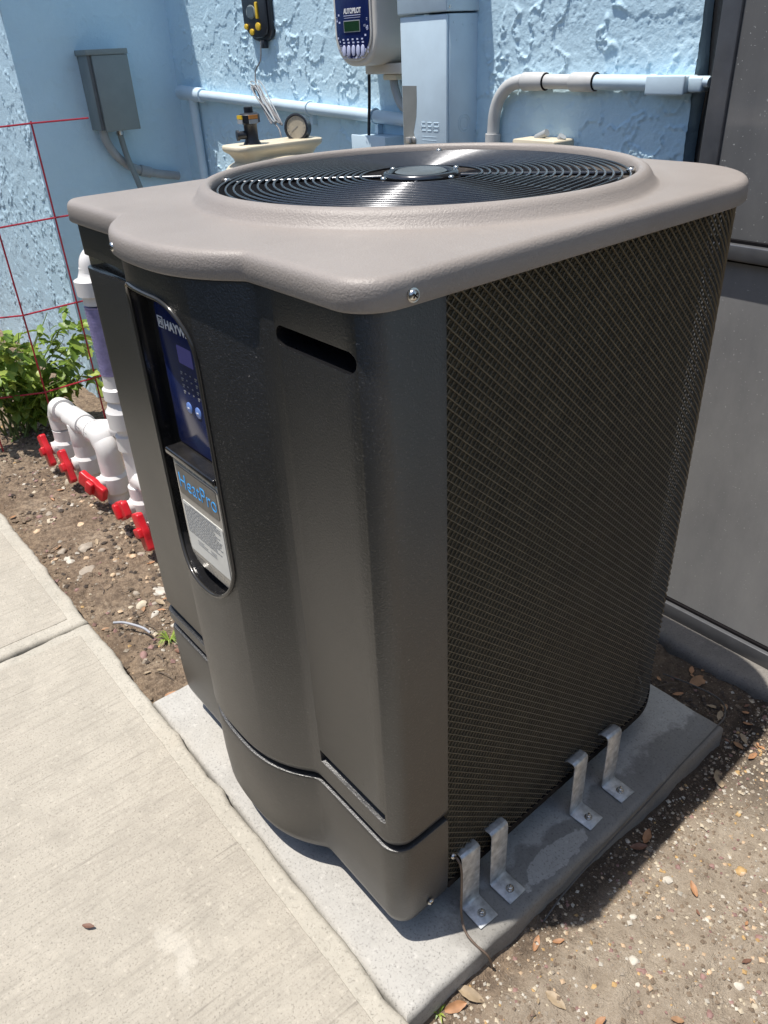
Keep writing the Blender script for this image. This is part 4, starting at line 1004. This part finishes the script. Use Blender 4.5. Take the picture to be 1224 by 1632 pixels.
# red handles: each lies against its own valve
def handle(loc, rot):
    root = empty('valve_handle', loc, '', 'valve handle', 'red handles of the pipe valves')
    base = ORG[root.name] = Vector((0, 0, 0))
    fl_ = [(-0.056, -0.018), (-0.050, -0.026), (-0.020, -0.025), (-0.009, -0.029), (0.009, -0.029), (0.020, -0.025), (0.050, -0.026), (0.056, -0.018), (0.056, 0.018), (0.050, 0.026), (0.020, 0.025), (0.009, 0.029), (-0.009, 0.029), (-0.020, 0.025), (-0.050, 0.026), (-0.056, 0.018)]
    m = MB(); m.prism(fl_, XZ, -0.015, 0.005); m.build('grip', M_RED, root, bevel=0.004, seg=3)
    m = MB(); m.prism(rrect(-0.014, -0.0225, 0.014, 0.0225, 0.006), XZ, -0.026, -0.012); m.build('rib', M_RED, root, bevel=0.003, seg=2)
    m = MB(); m.lathe([(0.017, -0.004), (0.017, 0.016)], (0, 0, 0), (0, 1, 0), 16); m.build('collar', M_RED, root)
    root.location = loc; root.rotation_euler = rot; ORG[root.name] = Vector(loc); return root
h0 = None
HL = ['red valve handle farthest left, tilted upright', 'second red valve handle from the left, tilted upright', 'third red valve handle from the left, turned short end on', 'fourth red valve handle from the left, lying nearly flat', 'red valve handle nearest the heat pump, tilted upright']
HA = [62, 62, 25, -28, 66]
for k, (x, y) in enumerate(PYV):
    loc = (x, y-0.066, 0.122); rot = (0, R(HA[k]), R((0, 0, 18, 0, 0)[k]))
    if h0 is None: h0 = handle(loc, rot); o = h0
    else: o = copy_tree(h0, loc, rot)
    o['label'] = HL[k]

# ------------------------------------------------------------------ red wire cage and the plant behind it
cg = empty('plant_cage', (-2.32, 0.35, 0.03), 'red coated wire plant cage at the left', 'plant cage')
V1, V2, V3, V4 = Vector((-2.30, 0.283, 0)), Vector((-2.30, 0.470, 0)), Vector((-2.37, 0.10, 0)), Vector((-2.30, 0.655, 0))
for v, zt in ((V1, 0.83), (V2, 1.092), (V3, 0.83), (Vector((-2.55, 0.02, 0)), 0.83)):
    m = MB(); m.tube([v+Vector((0, 0, -0.03)), v+Vector((0.002, 0.001, zt*0.5)), v+Vector((0, 0, zt))], 0.0030, 6); m.build('upright', M_REDWIRE, cg)
for z in (1.086, 0.803, 0.518, 0.238):
    pts = [V4+Vector((0, 0, z)), V2+Vector((0.003, 0, z)), V1+Vector((0.004, -0.002, z-0.004)), V3+Vector((0, 0, z)), Vector((-2.55, 0.02, z))]
    m = MB(); m.tube(pts, 0.0030, 6); m.build('crossbar', M_REDWIRE, cg)
def mat_leafg():
    mt, nt, b, co = new_mat('green_leaf')
    oi = nt.nodes.new('ShaderNodeObjectInfo')
    c = ramp(nt, oi.outputs['Random'], [(0.0, (0.10, 0.19, 0.025)), (0.5, (0.24, 0.36, 0.05)), (1.0, (0.42, 0.50, 0.10))])
    c = mixc(nt, ramp(nt, noise(nt, co, 70, 4), [(0.4, g(0)), (0.7, g(0.4))]), c, (0.26, 0.34, 0.09))
    nt.links.new(c, b.inputs['Base Color']); b.inputs['Roughness'].default_value = 0.45
    tr = nt.nodes.new('ShaderNodeBsdfTranslucent'); nt.links.new(c, tr.inputs['Color'])
    mx = nt.nodes.new('ShaderNodeMixShader'); mx.inputs[0].default_value = 0.3
    out = nt.nodes['Material Output']; nt.links.new(b.outputs[0], mx.inputs[1]); nt.links.new(tr.outputs[0], mx.inputs[2]); nt.links.new(mx.outputs[0], out.inputs['Surface'])
    return mt
M_LEAFG = mat_leafg()
M_STEM = simple('green_stem', (0.12, 0.17, 0.05), 0.6, 0, 0.2, 40)
def leaf_mesh(name, L, Wd, lobes, mat, curl=0.15, seed=0):
    rnd = random.Random(seed); n = 9; P = np.zeros((n, 5, 3))
    for i in range(n):
        t = i/(n-1); w = Wd*math.sin(math.pi*min(1, t*0.92+0.06))**0.8*(1+lobes*math.sin(t*17+seed)); 
        for j in range(5):
            s = (j-2)/2; P[i, j] = (t*L, s*w*(1+0.1*rnd.uniform(-1, 1)), -curl*L*(t**2)+0.25*Wd*abs(s)+0.06*Wd*rnd.uniform(-1, 1))
    m = MB(); m.grid(P); me = bpy.data.meshes.new(name); me.from_pydata(m.v, [], m.f); me.materials.append(mat); finish(me, 70); return me
LM = [leaf_mesh('leaf_blade', 0.075, 0.020, 0.22, M_LEAFG, 0.35, k) for k in range(5)]
pl = empty('tomato_plant', (-2.44, 0.27, 0.03), 'leafy green garden plant inside the red wire cage', 'plant')
random.seed(31)
base = Vector((-2.47, 0.20, 0.03))
nleaf = 0
for s_ in range(30):
    a = random.uniform(0, 2*math.pi); hgt = random.uniform(0.14, 0.43); sp = random.uniform(0.06, 0.25)
    tip = base+Vector((math.cos(a)*sp*0.8, math.sin(a)*sp*1.15, hgt))
    if tip.y > 0.52: tip.y = 0.50
    path = bezier([base+Vector((random.uniform(-0.04, 0.04), random.uniform(-0.05, 0.05), 0)), base.lerp(tip, 0.5)+Vector((0, 0, 0.05)), tip], 8)
    m = MB(); m.tube(path, [0.004-0.0025*i/(len(path)-1) for i in range(len(path))], 6); m.build('stem', M_STEM, pl)
    for p in path[4:]:
        for q in range(random.choice((1, 2, 2, 3))):
            az = random.uniform(0, 2*math.pi); o = bpy.data.objects.new('leaf', random.choice(LM)); COL.objects.link(o); o.parent = pl
            o.location = p-base+Vector((0, 0, random.uniform(-0.01, 0.02))); o.rotation_euler = (random.uniform(-0.6, 0.6), random.uniform(-0.5, 0.7), az); sc = random.uniform(0.4, 0.9); o.scale = (sc, sc, sc); nleaf += 1
# ------------------------------------------------------------------ small things on the ground
gz = lambda x, y: float(ground_z(np.array(x), np.array(y)))
M_DRY = [simple('dry_leaf_%d' % k, c, 0.6, 0, 0.25, 60) for k, c in enumerate(((0.30, 0.17, 0.09), (0.36, 0.185, 0.09), (0.33, 0.25, 0.16), (0.17, 0.085, 0.055)))]
DL = [leaf_mesh('dead_leaf', 0.038, 0.0085, 0.05, M_DRY[k % 4], (0.10, -0.12, 0.18, 0.05)[k % 4], 40+k) for k in range(8)]
def dead_leaf(x, y, mi, sc, rz, label, group='dead leaves on the ground', z=None, tilt=0.0):
    o = bpy.data.objects.new('dead_leaf', DL[mi]); COL.objects.link(o)
    o.location = (x, y, (gz(x, y)+0.0035) if z is None else z); o.rotation_euler = (tilt, random.uniform(-0.15, 0.15), rz); o.scale = (sc, sc*random.uniform(0.8, 1.1), sc)
    tag(o, label, 'leaf', group); return o
random.seed(77)
dead_leaf(0.074, 0.045, 2, 1.15, 0.5, 'broad pale brown dead leaf beside the near corner of the pad')
dead_leaf(0.082, 0.012, 1, 0.9, 1.2, 'orange brown curled leaf leaning against the near pad corner', tilt=0.7)
dead_leaf(0.107, 0.180, 1, 0.65, 2.0, 'rusty orange leaf scrap just outside the shadow edge, left one')
dead_leaf(0.121, 0.206, 1, 0.5, 1.0, 'rusty orange leaf scrap just outside the shadow edge, right one')
dead_leaf(0.098, 0.440, 3, 0.8, 0.9, 'dark brown leaf in the shade against the pad edge, left of its pair')
dead_leaf(0.108, 0.468, 1, 0.8, 1.9, 'reddish brown leaf in the shade against the pad edge, right of its pair')
dead_leaf(0.133, 0.675, 2, 1.1, 2.3, 'long pale leaf on dark soil beside the far end of the pad')
dead_leaf(0.120, 0.805, 0, 1.1, 0.4, 'tan leaf lying flat on dark soil near the right picture edge')
dead_leaf(-0.050, 0.858, 0, 1.35, 1.4, 'large tan leaf standing out on black soil below the glass door', tilt=0.3)
dead_leaf(0.078, 0.845, 1, 0.5, 0.2, 'small red leaf scrap on black soil below the glass door')
dead_leaf(0.164, 0.140, 2, 0.9, 0.1, 'pale brown leaf on the sand at the bottom of the picture')
dead_leaf(0.226, 0.437, 1, 0.7, 2.5, 'rusty leaf on the sunlit sand right of the shadow')
dead_leaf(-0.345, -0.352, 3, 0.55, 0.7, 'small dark red leaf alone on the concrete walkway', None, z=WZ+0.006)
dead_leaf(-1.13, 0.125, 2, 0.9, 0.3, 'pale dry leaf on the dirt beside the walkway edge')
dead_leaf(-0.93, 0.215, 1, 0.9, 1.1, 'orange leaf on the dirt close to the heat pump skirt')
dead_leaf(-0.80, -0.01, 1, 0.8, 1.0, 'orange brown leaf next to the left corner of the pad')
for k in range(26):
    x = random.uniform(-1.9, -0.85); y = random.uniform(-0.02, 0.25)
    dead_leaf(x, y, random.randrange(8), random.uniform(0.4, 0.85), random.uniform(0, 6.3), 'small dead leaf scattered on the dirt left of the heat pump', 'leaf litter left of the heat pump')
for k in range(22):
    x = random.uniform(-0.15, 0.20); y = random.uniform(0.78, 0.92)
    dead_leaf(x, y, random.randrange(8), random.uniform(0.3, 0.7), random.uniform(0, 6.3), 'small dead leaf in the dark litter below the glass door', 'leaf litter below the glass door')
for k in range(10):
    x = random.uniform(0.16, 0.42); y = random.uniform(0.10, 0.62)
    dead_leaf(x, y, random.randrange(8), random.uniform(0.25, 0.5), random.uniform(0, 6.3), 'leaf scrap on the sunlit sandy soil', 'leaf scraps on the sand')

# stones
STC = [(0.50, 0.43, 0.32), (0.50, 0.46, 0.39), (0.46, 0.30, 0.13), (0.27, 0.16, 0.14), (0.33, 0.28, 0.22), (0.55, 0.40, 0.26)]
M_ST = [simple('stone_%d' % k, c, 0.7, 0, 0.22, 60, bscale=140, bdist=0.001) for k, c in enumerate(STC)]
def rock(rnd, sub=1):
    bm = bmesh.new(); bmesh.ops.create_icosphere(bm, subdivisions=sub, radius=1.0)
    ax = (rnd.uniform(0.75, 1.25), rnd.uniform(0.6, 1.0), rnd.uniform(0.35, 0.65))
    for v in bm.verts:
        s = 1+rnd.uniform(-0.22, 0.22); v.co = Vector((v.co.x*ax[0]*s, v.co.y*ax[1]*s, v.co.z*ax[2]*s))
    vs = [tuple(v.co) for v in bm.verts]; fs = [tuple(v.index for v in f.verts) for f in bm.faces]; bm.free(); return vs, fs
rnd = random.Random(9)
def stone(x, y, r, mi, label, group='stones on the ground'):
    vs, fs = rock(rnd, 2); m = MB(); a = rnd.uniform(0, 6.3); z = gz(x, y)-r*0.10
    m.add([(x+r*(v[0]*math.cos(a)-v[1]*math.sin(a)), y+r*(v[0]*math.sin(a)+v[1]*math.cos(a)), z+r*v[2]) for v in vs], fs)
    tag(m.build('stone', M_ST[mi], None, ang=50), label, 'stone', group)
stone(0.177, 0.431, 0.0095, 1, 'pale white angular stone near the shadow edge on the sand')
stone(0.220, 0.276, 0.008, 1, 'cream rounded stone on the sand below the white stone')
stone(0.343, 0.362, 0.0085, 1, 'white chipped stone at the bottom right of the picture')
stone(0.249, 0.530, 0.010, 2, 'yellow brown stone on the sand at the right picture edge')
stone(0.302, 0.329, 0.006, 3, 'purplish flat stone on the sand at the bottom right')
stone(0.328, 0.444, 0.007, 3, 'dark reddish stone on the sand near the right edge')
stone(-1.143, 0.090, 0.017, 0, 'smooth tan stone on the dirt beside the walkway')
stone(-1.165, 0.150, 0.021, 1, 'whitish stone touching the left side of the heat pump')
stone(-1.385, 0.041, 0.022, 4, 'angular brown stone at the walkway edge on the left')
stone(-1.955, 0.195, 0.020, 0, 'round tan stone under the second red valve handle')
stone(-1.52, 0.085, 0.024, 4, 'flat brown stone in the middle of the left dirt')
for k in range(46):
    stone(rnd.uniform(-2.1, -0.9), rnd.uniform(-0.02, 0.22), rnd.uniform(0.006, 0.015), rnd.choice((0, 1, 3, 4, 4, 5)), 'small stone scattered on the dirt left of the heat pump', 'small stones left of the heat pump')
for k in range(70):
    stone(rnd.uniform(0.12, 0.42), rnd.uniform(0.06, 0.70), rnd.uniform(0.0025, 0.0065), rnd.choice((0, 1, 2, 3, 3, 4, 5)), 'small stone scattered on the sunlit sandy soil', 'small stones on the sand')

# fine gravel and crumbs of soil
def gravel(name, n, xr, yr, rr, mats, dens, seed):
    rn = random.Random(seed); shapes = [rock(rn, 1) for _ in range(6)]
    shapes = [([v for v in vs], fs) for vs, fs in shapes]
    oct_v = [(1, 0, 0), (-1, 0, 0), (0, 1, 0), (0, -1, 0), (0, 0, 0.7), (0, 0, -0.7)]
    oct_f = [(0, 2, 4), (2, 1, 4), (1, 3, 4), (3, 0, 4), (2, 0, 5), (1, 2, 5), (3, 1, 5), (0, 3, 5)]
    m = MB()
    for _ in range(n):
        x = rn.uniform(*xr); y = rn.uniform(*yr)
        if -0.765 < x < 0.082 and -0.06 < y < 0.775: continue
        if float(fbm(np.array(x*9.0), np.array(y*9.0), 3, 2)) < (0.08 if name == 'fine_gravel' else 0.25)+0.5*rn.random(): continue
        r = rr[0]+(rr[1]-rr[0])*rn.random()**2.5; a = rn.uniform(0, 6.3); z = gz(x, y)+r*0.2
        ca, sa = math.cos(a), math.sin(a); j = [rn.uniform(0.65, 1.25) for _ in range(6)]
        m.add([(x+r*q*(v[0]*ca-v[1]*sa), y+r*q*(v[0]*sa+v[1]*ca), z+r*q*v[2]) for v, q in zip(oct_v, j)], oct_f, rn.choices(range(len(mats)), dens)[0])
    o = m.build(name, mats, None, ang=20, loc=(xr[0], yr[0], 0)); tag(o, name.replace('_', ' ')+' strewn over the dirt', 'gravel', kind='stuff'); return o
M_SOIL = simple('soil_crumb', (0.20, 0.15, 0.105), 0.95, 0, 0.3, 90)
M_SOILD = simple('dark_soil_crumb', (0.075, 0.058, 0.046), 0.95, 0, 0.3, 90)
o = gravel('fine_gravel', 14000, (0.08, 0.50), (-0.04, 0.92), (0.0006, 0.0050), M_ST+[M_SOIL], (3, 2.5, 1, 1.2, 2.5, 1, 6), 1); o['label'] = 'fine sandy gravel strewn right of the pad'
o = gravel('soil_gravel', 12000, (-2.6, -0.76), (-0.05, 0.45), (0.0015, 0.0095), M_ST+[M_SOIL, M_SOILD], (0.9, 0.5, 0.15, 1.0, 2.2, 0.6, 9, 4), 2); o['label'] = 'gravel and soil crumbs left of the heat pump'
o = gravel('dark_mulch', 2600, (-0.4, 0.30), (0.77, 0.93), (0.001, 0.006), M_ST+[M_SOIL, M_SOILD], (0.3, 0.4, 0.1, 0.6, 0.8, 0.4, 3, 9), 3); o['label'] = 'dark crumbly mulch below the glass door'
# twigs
M_TWIG = simple('twig_bark', (0.13, 0.10, 0.075), 0.8, 0, 0.25, 80)
rn = random.Random(15)
for k in range(26):
    if k < 12: x, y = rn.uniform(-0.1, 0.18), rn.uniform(0.79, 0.91)
    else: x, y = rn.uniform(-1.7, -0.85), rn.uniform(0.0, 0.22)
    a = rn.uniform(0, 6.3); L = rn.uniform(0.015, 0.05); p0 = Vector((x, y, gz(x, y)+0.003)); x1, y1 = x+L*math.cos(a), y+L*math.sin(a)
    m = MB(); m.tube([p0, p0.lerp(Vector((x1, y1, 0.04)), 0.5)+Vector((0.003, 0.002, 0.004)), (x1, y1, gz(x1, y1)+0.003)], [0.0014, 0.0012, 0.0007], 5)
    tag(m.build('twig', M_TWIG, None), 'thin dry twig in the dark litter below the glass door' if k < 12 else 'thin dry twig on the dirt left of the heat pump', 'twig', 'twigs below the door' if k < 12 else 'twigs left of the heat pump')
m = MB(); m.tube(bezier([(-1.10, 0.0, 0.052), (-1.075, 0.02, 0.056), (-1.03, 0.045, 0.054), (-1.0, 0.052, 0.052)], 6), 0.0032, 8)
tag(m.build('grey_stick', simple('bleached_stick', (0.36, 0.37, 0.40), 0.5, 0, 0.1, 40), None), 'smooth grey stick lying on the dirt at the walkway edge', 'stick')
# black cable lying along the pad's right edge
m = MB(); m.tube(bezier([(-0.10, 0.83, 0.055), (-0.04, 0.845, 0.056), (0.02, 0.85, 0.055), (0.058, 0.80, 0.075), (0.070, 0.74, 0.087), (0.0745, 0.62, 0.083), (0.080, 0.50, 0.074), (0.0815, 0.38, 0.062), (0.084, 0.28, 0.048), (0.088, 0.22, 0.03)], 8), 0.0016, 6)
tag(m.build('thin_cable', simple('grey_cable', (0.09, 0.085, 0.08), 0.5, 0, 0.15, 60), None), 'thin dark cable trailing over the right edge of the pad', 'cable')
# little weeds
def weed(name, x, y, n, L, label):
    rt_ = empty(name, (x, y, gz(x, y)), label, 'weed')
    r_ = random.Random(int(x*1000)); 
    for k in range(n):
        a = r_.uniform(0, 6.3); l = L*r_.uniform(0.6, 1.2); d = Vector((math.cos(a), math.sin(a), 0)); s = Vector((-d.y, d.x, 0))*0.0012
        p0 = Vector((x, y, gz(x, y)-0.002)); p1 = p0+d*l*0.5+Vector((0, 0, l*0.5)); p2 = p0+d*l+Vector((0, 0, l*0.35))
        m = MB(); m.add([p0-s, p0+s, p1-s*1.4, p1+s*1.4, p2, p0+Vector((0, 0, 0.001)), p1+Vector((0, 0, 0.0012))], [(0, 1, 6, 5)][:0]+[(0, 1, 3, 2), (2, 3, 4)]); m.build('grass_blade', M_LEAFG, rt_)
weed('grass_tuft', -0.975, 0.085, 26, 0.035, 'small green grass tuft on the dirt left of the heat pump')
weed('weed_sprout', 0.078, 0.004, 5, 0.018, 'tiny bright green sprout at the near corner of the pad')
